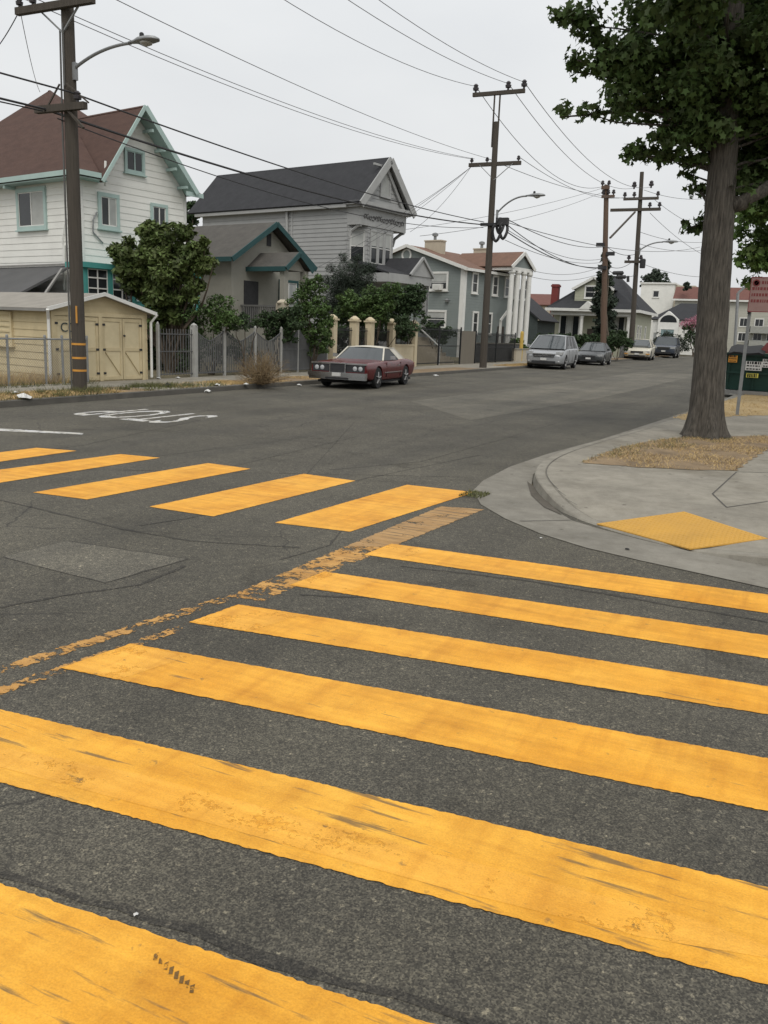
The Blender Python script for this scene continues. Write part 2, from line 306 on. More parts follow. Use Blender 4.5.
def from_arrays(name, V, Fc, m, parent=None):
    me = bpy.data.meshes.new(name); me.from_pydata(V, [], Fc); me.materials.append(m)
    o = bpy.data.objects.new(name, me); COL.objects.link(o)
    if parent is not None: o.parent = parent
    return o

# ------------------------------------------------------------------ sheets of ground
def sheet(name, poly, z, m, kind='structure'):
    bm = bmesh.new(); vs = [bm.verts.new((p[0], p[1], z)) for p in poly]; es = [bm.edges.new((vs[i], vs[(i+1) % len(vs)])) for i in range(len(vs))]
    bmesh.ops.triangle_fill(bm, use_beauty=True, use_dissolve=False, edges=es)
    for f in bm.faces:
        f.normal_update()
        if f.normal.z < 0: f.normal_flip()
    me = bpy.data.meshes.new(name); bm.to_mesh(me); bm.free(); me.materials.append(m)
    o = bpy.data.objects.new(name, me); COL.objects.link(o)
    if kind: o['kind'] = kind
    return o
sheet('ground', [(-900, -900), (900, -900), (900, 900), (-900, 900)], -.02, EARTH)
KX = -14.6
# asphalt: house street, near cross street, far cross street
sheet('road', [(-80, -7), (KX, -7), (KX, -40), (-1.0, -40), (-1.0, -7), (80, -7), (80, 7.0), (6.0, 7.0), (-.4, 7.6), (-2.9, 10.5), (-2.7, 16), (-1.9, 22.5), (-1.9, 124), (60, 124), (60, 134), (-80, 134), (-80, 124), (KX, 124), (KX, 7.0), (-80, 7.0)], 0, ASPH)

# right corner: gutter, kerb and footway follow the kerb return with its ramp
G = [gnd(*p) for p in [(690, 411), (600, 440), (548, 454), (510, 467), (483, 481), (473, 491), (481, 505), (505, 519), (540, 534), (585, 548), (640, 561), (700, 574), (768, 589)]]
K = [gnd(*p) for p in [(690, 419), (640, 434.5), (600, 446), (565, 457), (545, 465.5), (533, 475), (531.5, 486), (541, 499.5), (556, 511), (572, 521), (600, 529.5), (640, 540), (688, 551.5), (768, 567)]]
G = [Vector((-1.55, 122, 0)), Vector((-1.6, 50, 0))]+G+[G[-1]+(G[-1]-G[-2]).normalized()*3, G[-1]+(G[-1]-G[-2]).normalized()*3+Vector((40, -1.0, 0))]
K = [Vector((-1.15, 122, 0)), Vector((-1.2, 50, 0))]+K+[K[-1]+(K[-1]-K[-2]).normalized()*3, K[-1]+(K[-1]-K[-2]).normalized()*3+Vector((40, -1.0, 0))]
sheet('gutter', [p[:2] for p in G]+[p[:2] for p in K[::-1]], .006, GUTT)
def densify(P, step=.25):
    out = []
    for a, b in zip(P[:-1], P[1:]):
        n = max(1, int((b-a).length/step)) if (b-a).length < 6 else max(1, int((b-a).length/3))
        out += [a+(b-a)*(i/n) for i in range(n)]
    return out+[P[-1]]
KD = densify(K); RAMP0, RAMP1 = K[11], K[14]
def smooth_poly(P, it=6):
    for _ in range(it): P = [P[0]]+[(P[i-1]+P[i]*2+P[i+1])/4 for i in range(1, len(P)-1)]+[P[-1]]
    return P
KD = smooth_poly(KD, 4)
i0 = min(range(len(KD)), key=lambda i: (KD[i]-RAMP0).length); i1 = min(range(len(KD)), key=lambda i: (KD[i]-RAMP1).length)
def kh(i):
    if i < i0: return .014+.116*min(1, (i0-i)/3.5)
    if i > i1: return .014+.116*min(1, (i-i1)/3.5)
    return .014
def inner(i):
    a = KD[max(0, i-1)]; b = KD[min(len(KD)-1, i+1)]; d = (b-a).normalized(); return Vector((-d.y, d.x, 0))
kb = MB(); fw = MB(); inn = []
for i in range(len(KD)-1):
    pr = []
    for j in (i, i+1):
        p = KD[j]; n = inner(j); h = kh(j); q = p+n*.15
        pr.append([p+n*0+Vector((0, 0, -.02)), p+n*.02+Vector((0, 0, h-.012)), p+n*.035+Vector((0, 0, h)), q+Vector((0, 0, h))])
    for k in range(3): kb.quad(pr[0][k], pr[1][k], pr[1][k+1], pr[0][k+1])
offs = [.153, .4, .7, 1.0, 1.3]
rows = []
for i in range(len(KD)):
    p = KD[i]; n = inner(i); h = kh(i)
    rows.append([p+n*o+Vector((0, 0, h+(.13-h)*min(1, (o-.15)/1.15))) for o in offs])
for i in range(len(rows)-1):
    for k in range(len(offs)-1): fw.quad(rows[i][k], rows[i+1][k], rows[i+1][k+1], rows[i][k+1])
kerb_r = struct(kb.build('kerb', KERBM)); smooth_angle(kerb_r, 50)
struct(fw.build('sidewalk', CONC, smooth=True))
sheet('sidewalk', [r[-1][:2] for r in rows]+[(60, rows[-1][-1].y), (60, 122)], .13, CONC)
# left kerb, verge and footway
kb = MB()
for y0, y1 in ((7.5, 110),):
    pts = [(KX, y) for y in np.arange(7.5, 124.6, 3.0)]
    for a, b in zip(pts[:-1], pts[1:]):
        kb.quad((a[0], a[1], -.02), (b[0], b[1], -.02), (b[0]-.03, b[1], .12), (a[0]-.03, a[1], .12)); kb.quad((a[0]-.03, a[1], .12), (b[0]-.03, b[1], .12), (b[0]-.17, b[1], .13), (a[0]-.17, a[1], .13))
struct(kb.build('kerb', mat('dark_kerb', (.105, .098, .085), .95, (.06, .057, .05), 3, .6, .3, 60, grime=.4)))  # left kerb has its own darker, mottled tone
sheet('verge', [(KX-.17, 7.5), (KX-.17, 124), (-16.2, 124), (-16.2, 7.5)], .126, DIRT)
sheet('sidewalk', [(-16.2, 7.5), (-16.2, 124), (-17.75, 124), (-17.75, 7.5)], .13, CONC)
sheet('yard', [(-17.75, 7.5), (-17.75, 124), (-70, 124), (-70, 7.5)], .122, EARTH)
for (ya, yb) in ((27.6, 30.6), (43.0, 48.5), (58.5, 61.5), (17.6, 21.3)):   # driveway slabs across the verge
    sheet('driveway', [(KX-.17, ya), (KX-.17, yb), (-16.2, yb), (-16.2, ya)], .131, CONC)
# far side of the far cross street
sheet('sidewalk', [(-80, 134), (60, 134), (60, 137), (-80, 137)], .13, CONC)
# joints in the footway, slightly sunk dark lines
jn = MB()
def joint(a, b, w=.018, z=.134):
    a = Vector((a.x, a.y, z)); b = Vector((b.x, b.y, z)); s = (b-a).cross(Vector((0, 0, 1))).normalized()*w/2; jn.quad(a-s, b-s, b+s, a+s)
for a, b in (((736.5, 472), (712.5, 494)), ((726.5, 507.5), (768, 501.5)), ((712.5, 494), (726.5, 507.5)), ((736.5, 472), (820, 474))): joint(gnd(*a, .13), gnd(*b, .13))
for y in np.arange(9, 104, 1.6): joint(Vector((-16.2, y, 0)), Vector((-17.75, y, 0)), .02)
for i in range(max(0, i0-34), i0-1):
    for_a, for_b = KD[i]+inner(i)*.165, KD[i+1]+inner(i+1)*.165; joint(for_a, for_b, .009, kh(i)+.005)
joint(gnd(520, 522), gnd(571, 521), .015, .013)
struct(jn.build('sidewalk_joint', mat('joint_dirt', (.10, .095, .085), 1)))
# gravel wedge in the gutter
sheet('gutter_silt', [gnd(*p)[:2] for p in [(527, 482), (531, 496), (544, 508), (562, 516), (548, 503), (537, 490)]], .013, mat('silt', (.13, .115, .095), 1, (.08, .072, .06), 9, .7, .8, 60))
# asphalt repairs and seams
sheet('asphalt_patch', [gnd(*p)[:2] for p in [(2, 557), (68, 541), (188, 559), (105, 583)]], .0015, PATCH)
sheet('asphalt_patch', [gnd(*p)[:2] for p in [(410, 401), (560, 383), (640, 372), (700, 375), (600, 398), (470, 420)]], .0015, PATCH)
def seam(pts, w, name='road_seam', m=SEAM, z=.002):
    P = densify([gnd(*p) for p in pts], .12); b = MB(); L_ = []; 
    for i, p in enumerate(P):
        d = (P[min(i+1, len(P)-1)]-P[max(i-1, 0)]).normalized(); n = Vector((-d.y, d.x, 0)); ww = w*(.55+.9*random.random())
        c = p+n*(random.random()-.5)*w*.8; L_.append((c-n*ww/2, c+n*ww/2))
    for a, c in zip(L_[:-1], L_[1:]): b.quad(*[(q.x, q.y, z) for q in (a[0], c[0], c[1], a[1])])
    return struct(b.build(name, m))
seam([(-60, 850), (0, 873), (120, 909), (300, 967), (450, 1014), (560, 1046)], .04)
seam([(0, 500), (60, 514), (130, 531), (190, 541), (300, 548)], .03); seam([(0, 608), (60, 596), (140, 585), (185, 566)], .03); seam([(2, 557), (105, 583), (188, 559), (68, 541)], .018)
seam([(140, 526), (190, 518), (250, 505), (330, 486), (480, 455)], .022); seam([(330, 470), (420, 462), (500, 440), (600, 410), (690, 392)], .025)
seam([(300, 595), (420, 600), (560, 622), (768, 650)], .028); seam([(400, 566), (520, 580), (768, 622)], .03)
seam([(280, 560), (330, 545), (350, 520)], .02); seam([(0, 455), (80, 446), (200, 420)], .02); seam([(520, 660), (600, 690), (768, 706)], .014)
for i in range(5): seam([(random.uniform(60, 300), random.uniform(425, 520)), (random.uniform(300, 480), random.uniform(420, 480))], .012)

# ------------------------------------------------------------------ paint on the road
def bar_poly(name, corners, m, label, cat, group=None, z=.004, jit=.004):
    P = densify([c.copy() for c in corners]+[corners[0].copy()], .018)[:-1]
    poly = [(p.x+random.uniform(-jit, jit), p.y+random.uniform(-jit, jit)) for p in P]
    o = sheet(name, poly, z, m, None); return tag(o, label, cat, group)
def ext(a, b, t): return a+(b-a)*t
NEAR = [((391.4, 544), (768, 595), (364, 555), (768, 613.6)), ((324.5, 572), (768, 636), (289.4, 585.6), (768, 659)), ((238.6, 604.8), (768, 687), (188.6, 622.7), (768, 715)),
        ((131, 644), (768, 759), (60.5, 668.4), (768, 812)), ((0, 710), (768, 888), (0, 783), (768, 986)), ((0, 884.5), (430, 1024), None, None)]
NL = ['narrowest yellow crosswalk bar, running along the gutter of the corner ramp', 'second yellow crosswalk bar out from the corner ramp gutter, in the foreground',
      'third yellow crosswalk bar out from the corner ramp, its left tip touching worn old paint', 'fourth foreground yellow bar from the corner ramp, pale left end beside worn paint',
      'wide yellow bar across the foreground with black rubber scuff streaks', 'nearest yellow bar, cut by the bottom left corner, with a tyre mark']
GN = 'yellow bars of the foreground crosswalk'
for i, (a, b, c, d) in enumerate(NEAR):
    A, B = gnd(*a), gnd(*b)
    if c: C_, D = gnd(*c), gnd(*d)
    if i == 4: A = ext(A, B, -.18); C_ = ext(C_, D, -.16)
    if i == 5:
        w = .46; dr = (B-A).normalized(); n = Vector((dr.y, -dr.x, 0)); A = A-dr*.35; B = A+dr*5; C_ = A+n*w-dr*.05; D = B+n*w
    else: B = ext(A, B, 1.35 if i else 1.1); D = ext(C_, D, 1.35 if i else 1.12)
    bar_poly('crosswalk_bar', [A, B, D, C_], YELS if i >= 4 else YEL, NL[i], 'crosswalk bar', GN)
FAR = [((407, 485), (474.6, 492.5), (275, 523), (350, 532)), ((303.5, 474), (355.5, 481), (149, 507), (213, 516.7)), ((208, 463.3), (250.7, 469), (33, 492.7), (87, 499.7)),
       ((120, 454.3), (160, 458), (-58, 477.5), (-10, 484.5)), ((36.7, 448), (76.7, 451), (-110, 466), (-72, 472))]
FL = ['yellow bar of the far crosswalk nearest the corner kerb, weeds at its tip', 'yellow bar of the far crosswalk, second from the corner kerb', 'third yellow bar from the corner kerb in the far crosswalk',
      'fourth yellow bar from the corner kerb, running out of the left edge', 'last yellow bar in view of the far crosswalk, nearest the white stop line']
for lab, (a, b, c, d) in zip(FL, FAR): bar_poly('crosswalk_bar', [gnd(*a), gnd(*b), gnd(*d), gnd(*c)], YEL, lab, 'crosswalk bar', 'yellow bars of the far crosswalk')
bar_poly('old_crosswalk_line', [gnd(*p) for p in [(441, 506.5), (484, 509.5), (392, 547), (345, 547)]], OLDYEL2, 'worn pinkish tan end of the old crosswalk line beside the corner gutter', 'road line', z=.003, jit=.012)
bar_poly('old_crosswalk_line', [gnd(*p) for p in [(345, 547), (392, 547), (262, 601), (228, 597)]], OLDYEL, 'cracked and flaking yellow patch of old line between the two crosswalks', 'road line', z=.003, jit=.015)
bar_poly('old_crosswalk_line', [gnd(*p) for p in [(222, 597), (232, 600), (0, 675), (-30, 676)]], OLDYEL3, 'thin broken upper streak of old yellow line fading toward the left edge', 'road line', z=.003, jit=.015)
bar_poly('old_crosswalk_line', [gnd(*p) for p in [(186, 624), (196, 626), (0, 695), (-20, 694)]], OLDYEL3, 'thin broken lower streak of old yellow line by the tip of a fresh bar', 'road line', z=.003, jit=.015)
bar_poly('stop_line', [gnd(*p) for p in [(-120, 424), (-120, 427), (0, 431), (82, 434.6), (84, 433.2), (0, 428.6)]], WHT, 'white stop line painted across the far left lane', 'road line', z=.003)
def text_mesh(name, s, size, m, parent=None, ext_=0.0, bold=0.0):
    cu = bpy.data.curves.new(name, 'FONT'); cu.body = s; cu.size = size; cu.align_x = 'CENTER'; cu.align_y = 'CENTER'; cu.extrude = ext_; cu.resolution_u = 3; cu.offset = bold
    tmp = bpy.data.objects.new(name, cu); COL.objects.link(tmp); dg = bpy.context.evaluated_depsgraph_get()
    me = bpy.data.meshes.new_from_object(tmp.evaluated_get(dg)); bpy.data.objects.remove(tmp); bpy.data.curves.remove(cu); me.materials.clear(); me.materials.append(m); me.name = name
    o = bpy.data.objects.new(name, me); COL.objects.link(o)
    if parent is not None: o.parent = parent
    return o
st = text_mesh('road_lettering', 'STOP', 1.0, WHT, bold=.008); me = st.data
xs = [v.co.x for v in me.vertices]; ys = [v.co.y for v in me.vertices]; sx = 2.35/(max(xs)-min(xs)); sy = 1.95/(max(ys)-min(ys))
for v in me.vertices: v.co = Vector((v.co.x*sx, v.co.y*sy, 0))
st.location = (-11.68, 13.62, .004); st.rotation_euler = (0, 0, math.pi); tag(st, 'white STOP lettering painted on the far lane before the stop line', 'road lettering')

# tactile ramp panel with raised domes
pc = [gnd(597, 521, .05), gnd(690, 547, .04), gnd(768, 537, .11), gnd(684, 512, .11)]
PALE = paint('pale_yellow_paint', (.70, .325, .028), fade=(.77, .40, .055), wear=.64, ws=3.0)
def pale(pts): struct(sheet('paint_patch', [gnd(*p)[:2] for p in pts], .0048, PALE))
for tip in ([(392, 545), (432, 551), (398, 559), (367, 555)], [(325, 573), (380, 581), (340, 593), (291, 585)], [(239, 606), (300, 616), (250, 632), (191, 622)], [(131, 645.5), (190, 657), (120, 680), (63, 668)], [(-40, 741), (0, 748), (140, 775), (420, 850), (700, 922), (820, 968), (640, 938), (440, 888), (200, 822), (0, 768), (-40, 760)]): pale(tip)
t = thing('tactile_panel', pc[0], 'yellow tactile panel of small domes on the corner kerb ramp', 'tactile paving')
def ramp_z(p):
    i = min(range(len(KD)), key=lambda k: (KD[k].x-p.x)**2+(KD[k].y-p.y)**2); o = math.hypot(KD[i].x-p.x, KD[i].y-p.y); h_ = kh(i); return h_+(.13-h_)*min(1, max(0, (o-.15)/1.15))
P4c = [Vector((p.x, p.y, ramp_z(p)+.010)) for p in pc]
b = MB(); b.slab(P4c, .012); b.build('base_plate', TACT, t)
b = MB(); NU, NV = 22, 16
nrm = (P4c[1]-P4c[0]).cross(P4c[3]-P4c[0]).normalized(); nrm = nrm if nrm.z > 0 else -nrm
for i in range(NU):
    for j in range(NV):
        u, v = (i+.5)/NU, (j+.5)/NV; c = P4c[0]*(1-u)*(1-v)+P4c[1]*u*(1-v)+P4c[2]*u*v+P4c[3]*(1-u)*v; r = .0155
        base = len(b.v)
        for rr, hh in ((r, 0), (r*.6, .006)):
            for k in range(6): b.v.append(tuple(c+Vector((rr*math.cos(k*1.047), rr*math.sin(k*1.047), 0))+nrm*hh))
        for k in range(6): b.f.append((base+k, base+(k+1) % 6, base+6+(k+1) % 6, base+6+k))
        b.f.append(tuple(base+6+k for k in range(6)))
o = b.build('dome_field', TACT, t, smooth=True); o['kind'] = 'stuff'

# ------------------------------------------------------------------ blades of dry grass (stuff)
def blades(name, polys, n, h, m, z=.13, w=.006, lean=.8):
    V = []; Fc = []
    for _ in range(n):
        (x0, x1, y0, y1) = random.choice(polys); x = random.uniform(x0, x1); y = random.uniform(y0, y1); a = random.uniform(0, 6.28); hh = h*random.uniform(.4, 1.2); le = lean*hh*random.uniform(.3, 1.3); a2 = random.uniform(0, 6.28)
        i = len(V); ww = w*random.uniform(.7, 1.4); V += [(x-ww*math.cos(a), y-ww*math.sin(a), z), (x+ww*math.cos(a), y+ww*math.sin(a), z), (x+le*math.cos(a2), y+le*math.sin(a2), z+hh)]; Fc.append((i, i+1, i+2))
    return struct(from_arrays(name, V, Fc, m), 'stuff')
def inpoly(p, poly):
    c = False; j = len(poly)-1
    for i in range(len(poly)):
        if (poly[i][1] > p[1]) != (poly[j][1] > p[1]) and p[0] < (poly[j][0]-poly[i][0])*(p[1]-poly[i][1])/(poly[j][1]-poly[i][1])+poly[i][0]: c = not c
        j = i
    return c
soil = [gnd(*p, .13)[:2] for p in [(580, 463), (615, 449), (650, 441), (690, 437), (768, 436), (800, 438), (800, 448), (768, 449), (735, 471), (690, 470), (630, 467)]]
def ragged(poly, a=.07):
    P = densify([Vector((p[0], p[1], 0)) for p in poly]+[Vector((poly[0][0], poly[0][1], 0))], .09)[:-1]; return [(p.x+a*math.sin(i*1.3+p.x*7)*random.random(), p.y+a*math.sin(i*.9+2+p.y*5)*random.random()) for i, p in enumerate(P)]
sheet('tree_pit_soil', ragged(soil), .136, DIRT)
far_soil = [gnd(*p, .13)[:2] for p in [(672, 418), (712, 405), (745, 395), (800, 392), (830, 415), (735, 416), (690, 421)]]
sheet('tree_pit_soil', ragged(far_soil, .15), .135, mat('straw_ground', (.42, .31, .16), 1, (.30, .22, .11), 4, .7, .6, 30))
def soil_blades(name, poly, n, h, m, z=.136, lean=1.6):
    V = []; Fc = []; xs = [p[0] for p in poly]; ys = [p[1] for p in poly]
    while len(Fc) < n:
        x = random.uniform(min(xs), max(xs)); y = random.uniform(min(ys), max(ys))
        if not inpoly((x, y), poly) or (math.sin(x*5.1+y*2.3)+math.sin(x*1.7-y*3.9)+random.uniform(-1, 1)) < -.5: continue
        a = random.uniform(0, 6.28); a2 = random.uniform(0, 6.28); hh = h*random.uniform(.3, 1.2); le = lean*hh*random.uniform(.3, 1.2); i = len(V)
        V += [(x-.004*math.cos(a), y-.004*math.sin(a), z), (x+.004*math.cos(a), y+.004*math.sin(a), z), (x+le*math.cos(a2), y+le*math.sin(a2), z+hh)]; Fc.append((i, i+1, i+2))
    return struct(from_arrays(name, V, Fc, m), 'stuff')
soil_blades('dry_grass', soil, 6500, .04, STRAW); soil_blades('sparse_grass', soil[1:5]+[soil[0]], 1100, .05, GREENBLADE); soil_blades('dry_grass', far_soil, 5000, .06, STRAW)
vp = [(KX-.2, -16.1, y, y+random.uniform(.5, 1.6)) for y in np.concatenate([np.arange(9.5, 22, .7), np.arange(21, 30, 2.2), np.arange(49, 60, 1.0)])]
vp = [(min(a, b), max(a, b), c, d) for a, b, c, d in vp]
vp = [p for p in vp if random.random() > .22]
blades('dry_grass', vp, 19000, .06, STRAW, lean=1.5)
blades('verge_weeds', [(-14.95, -14.6, 9.5, 16), (-15.9, -15.3, 14.8, 16.8), (-15.2, -14.7, 17, 20.5), (-18.4, -17.6, 10, 18.2), (-17.4, -17.2, 12, 18)], 2300, .16, GREENBLADE, lean=.9)
wp = [(a_, a_+random.uniform(.15, .5), c_, c_+random.uniform(.2, .6)) for a_, c_ in [(random.uniform(-16, -15), random.uniform(11.5, 21)) for _ in range(16)]]
blades('verge_weeds', wp, 1900, .14, GREENBLADE, lean=1.1)
blades('verge_weeds', [(-19.2, -17.7, 10, 17.4)], 5000, .32, STRAW, lean=.6)
blades('gutter_weeds', [(gnd(474, 494).x-.1, gnd(474, 494).x+.18, gnd(474, 496).y-.15, gnd(474, 494).y+.12)], 420, .028, GREENBLADE, z=.01, lean=1.5)

# ------------------------------------------------------------------ foliage
STAR = []
for k in range(10):
    a = math.pi/2+k*math.pi/5; r = (1.0 if k % 2 == 0 else .50)*(.8 if k in (4, 6) else 1)
    STAR.append((r*math.cos(a), r*math.sin(a)))
OVAL = [(0, -1), (.42, -.25), (.36, .35), (0, 1), (-.36, .35), (-.42, -.25)]
NEED = [(-.09, -1), (.09, -1), (.02, 1.2)]
def foliage(name, blobs, n, size, m, parent, shape=OVAL, shell=.45, up=.45, droop=0.0):
    """leaf-sized faces spread through ellipsoids (centre, radii)"""
    off = Vector((0, 0, 0)); q = parent
    while q is not None: off += q.location; q = q.parent
    vol = np.array([b[1][0]*b[1][1]*b[1][2] for b in blobs])**.72; cnt = RNG.multinomial(n, vol/vol.sum()); Vs = []; k = len(shape); sh = np.array(shape)
    for (c, r), m_ in zip(blobs, cnt):
        if m_ == 0: continue
        d = RNG.normal(size=(m_, 3)); d /= np.linalg.norm(d, axis=1)[:, None]; rad = (shell+(1-shell)*RNG.random(m_))**.8*(1+.10*np.sin(d[:, 0]*7+c[0]*3)*np.sin(d[:, 2]*6+c[1])+.06*RNG.normal(size=m_))
        p = np.array(c)+d*rad[:, None]*np.array(r)
        nrm = d*.6+np.array([0, 0, up])+RNG.normal(size=(m_, 3))*.55; nrm /= np.linalg.norm(nrm, axis=1)[:, None]
        a = np.cross(nrm, RNG.normal(size=(m_, 3))); a[:, 2] -= droop; a -= nrm*(a*nrm).sum(1)[:, None]; a /= np.linalg.norm(a, axis=1)[:, None]; b_ = np.cross(nrm, a)
        s = size*RNG.uniform(.6, 1.3, m_)
        V = p[:, None, :]+s[:, None, None]*(sh[None, :, 1, None]*a[:, None, :]+sh[None, :, 0, None]*b_[:, None, :])
        Vs.append(V)
    V = np.concatenate(Vs).reshape(-1, 3)-np.array(off); N = len(V)//k
    me = bpy.data.meshes.new(name); me.vertices.add(len(V)); me.vertices.foreach_set('co', V.ravel().astype(np.float32))
    me.loops.add(N*k); me.loops.foreach_set('vertex_index', np.arange(N*k, dtype=np.int32)); me.polygons.add(N); me.polygons.foreach_set('loop_start', np.arange(0, N*k, k, dtype=np.int32))
    me.update(); me.validate(); me.materials.append(m)
    o = bpy.data.objects.new(name, me); COL.objects.link(o); o.parent = parent; return o
def V3(*a): return Vector(a)
def limb(b, p0, p1, r0, r1, wob=.12, n=7):
    p0 = Vector(p0); p1 = Vector(p1); L = (p1-p0).length
    pts = [p0.lerp(p1, i/n)+Vector((random.uniform(-1, 1), random.uniform(-1, 1), random.uniform(-1, 1)))*wob*L*.35*(1 if 0 < i < n else 0) for i in range(n+1)]
    b.tube(pts, [r0+(r1-r0)*i/n for i in range(n+1)], 8); return pts
def trunk_mesh(base, top, prof, seg=72, rows=90):
    """thick ridged trunk; prof = [(height share, radius)]"""
    b = MB(); base = Vector(base); top = Vector(top)
    for i in range(rows+1):
        t = i/rows; c = base.lerp(top, t); r = np.interp(t, [q[0] for q in prof], [q[1] for q in prof]); z = (top-base).length*t
        for j in range(seg):
            a = 2*math.pi*j/seg; rid = .5*abs(math.sin(a*11+1.4*math.sin(z*1.9)+.6*math.sin(z*5.3)))+.35*abs(math.sin(a*17+2*math.sin(z*1.3+1)))+.25*math.sin(a*3+z)
            fl = 1+.22*max(0, 1-t*14)*math.sin(a*5+.7)
            rr = r*fl*(1+.10*(rid-.4))+random.uniform(-.004, .004); b.v.append(tuple(c+Vector((rr*math.cos(a), rr*math.sin(a), 0))))
    for i in range(rows):
        for j in range(seg): b.f.append((i*seg+j, i*seg+(j+1) % seg, (i+1)*seg+(j+1) % seg, (i+1)*seg+j))
    return b
# the big street tree
TB = gnd(704, 437, .13); TY = TB.y; TB = V3(TB.x, TY, .10)
t = thing('sweetgum_tree', TB, 'big street tree with thick grey ridged trunk and dark star shaped leaves on the corner', 'tree')
tb = trunk_mesh(TB, V3(TB.x-.42, TY, 9.5), [(0, .42), (.015, .36), (.05, .305), (.12, .28), (.42, .255), (.5, .24), (.8, .15), (1, .07)])
forkp = aty(735, 200, TY); bt = TB.lerp(V3(TB.x-.42, TY, 9.5), .44)
limb(tb, (TB.x, TY, 4.3), aty(800, 172, TY+.3), .15, .06, .1)
tb.build('trunk', BARK, t, smooth=True)
lb = MB()
def tp(px, py, dy=0.0): p = aty(px, py, TY+dy); return p
clumps = []
def spray(path, r0, r1, leafr):
    """a bough along pixel-derived points, leaf clumps along it"""
    pts = [tp(*p) for p in path]; lb.tube(pts, [r0+(r1-r0)*i/(len(pts)-1) for i in range(len(pts))], 6)
    for a, c in zip(pts[:-1], pts[1:]):
        n = max(1, int((c-a).length/.28))
        for i in range(n+1): clumps.append((a.lerp(c, i/n)+Vector((random.uniform(-.08, .08), random.uniform(-.12, .12), random.uniform(-.06, .10))), (leafr*random.uniform(.75, 1.25), leafr*random.uniform(.8, 1.3), leafr*random.uniform(.55, .95))))
spray([(725, 95, 0), (680, 75, -.2), (620, 50, -.4), (585, 25, -.5), (556, 14, -.6)], .07, .015, .34)
spray([(722, 115, 0), (670, 95, -.3), (615, 72, -.5), (577, 60, -.7)], .06, .012, .32)
spray([(640, 88, -.3), (600, 75, -.4), (574, 72, -.4)], .03, .01, .26)
spray([(722, 135, 0), (680, 112, -.2), (640, 108, -.3), (600, 114, -.5), (560, 117, -.6)], .06, .012, .24)
spray([(720, 160, 0), (700, 140, .1), (672, 132, 0), (654, 140, -.1)], .05, .012, .22)
spray([(718, 180, .1), (700, 158, .1), (665, 160, .1), (634, 153, .1), (628, 160, .1)], .05, .012, .25)
spray([(712, 210, .3), (700, 190, .5), (690, 178, .8)], .04, .012, .22); spray([(712, 215, .5), (700, 225, .6), (688, 228, .6)], .04, .012, .2)
spray([(735, 90, .4), (760, 110, .2), (790, 120, .2)], .06, .02, .45); spray([(735, 120, 0), (765, 150, .8), (800, 160, 1)], .06, .02, .42); spray([(730, 60, .2), (768, 40, -.4), (830, 20, -.8)], .07, .02, .6)
for _ in range(46):     # the thick of the crown
    clumps.append((tp(random.uniform(610, 800), random.uniform(-60, 112), random.uniform(-1.3, 1.8)), (random.uniform(.32, .55), random.uniform(.4, .7), random.uniform(.25, .42))))
for px_g, py_g in ((690, 28), (700, 18), (682, 14), (705, 40), (676, 40), (695, 50), (712, 25), (700, 5)): clumps.append((tp(px_g, py_g, random.uniform(-.6, .5)), (.38, .4, .32)))
for _ in range(34):
    clumps.append((tp(random.uniform(655, 750), random.uniform(60, 140), random.uniform(-.9, 1.2)), (random.uniform(.28, .45), random.uniform(.3, .6), random.uniform(.22, .35))))
for _ in range(40):
    clumps.append((tp(random.uniform(742, 815), random.uniform(70, 190), random.uniform(.2, 2.2)), (random.uniform(.3, .5), random.uniform(.4, .6), random.uniform(.22, .4))))
for _ in range(60):     # the rest of the crown, above and to the right of the view
    a = random.uniform(0, 6.28); rr = random.uniform(.8, 4.0); clumps.append((Vector((TB.x+.8+rr*math.cos(a), TY+rr*math.sin(a), random.uniform(7.2, 11.5)-rr*.25)), (.7, .7, .5)))
for c, r in clumps[::3]:
    p = Vector(c); h = max(4.4, min(8.8, p.z-.4)); q = V3(TB.x-.04*h, TY, h)
    if (p-q).length < 4.5: limb(lb, q, p, .03, .008, .1, 4)
lb.build('branches', BARK, t)
foliage('crown', clumps, 48000, .080, LEAF, t, STAR, shell=.1, up=.35, droop=.5)
# second tree further along the footway at the right edge
t2 = thing('street_tree', (1.1, 27.0, .13), 'bright green tree hanging in from the right edge behind the big trunk', 'tree')
b = MB(); limb(b, (1.1, 27, .1), (1.0, 27, 5.2), .2, .12, .03); 
cl = []
for _ in range(64):
    c = aty(random.uniform(752, 870), random.uniform(165, 262), random.uniform(25.5, 29)); cl.append((c, (random.uniform(.4, .7), random.uniform(.4, .7), random.uniform(.3, .5))))
for _ in range(30): cl.append((Vector((random.uniform(-.6, 3.2), random.uniform(25, 29.5), random.uniform(6.2, 9))), (.8, .8, .6)))
for px, py in ((745, 215), (741, 232), (748, 250), (757, 268), (742, 258), (752, 282)): cl.append((aty(px, py, 26.5), (.33, .4, .25)))
for c, r in cl[::3]: limb(b, (1.0, 27, min(5.0, max(3, c[2]-1))), c, .05, .012, .1, 4)
b.build('trunk', BARK, t2); foliage('crown', cl, 20000, .105, LEAFB, t2, STAR, shell=.15, up=.4, droop=.4)

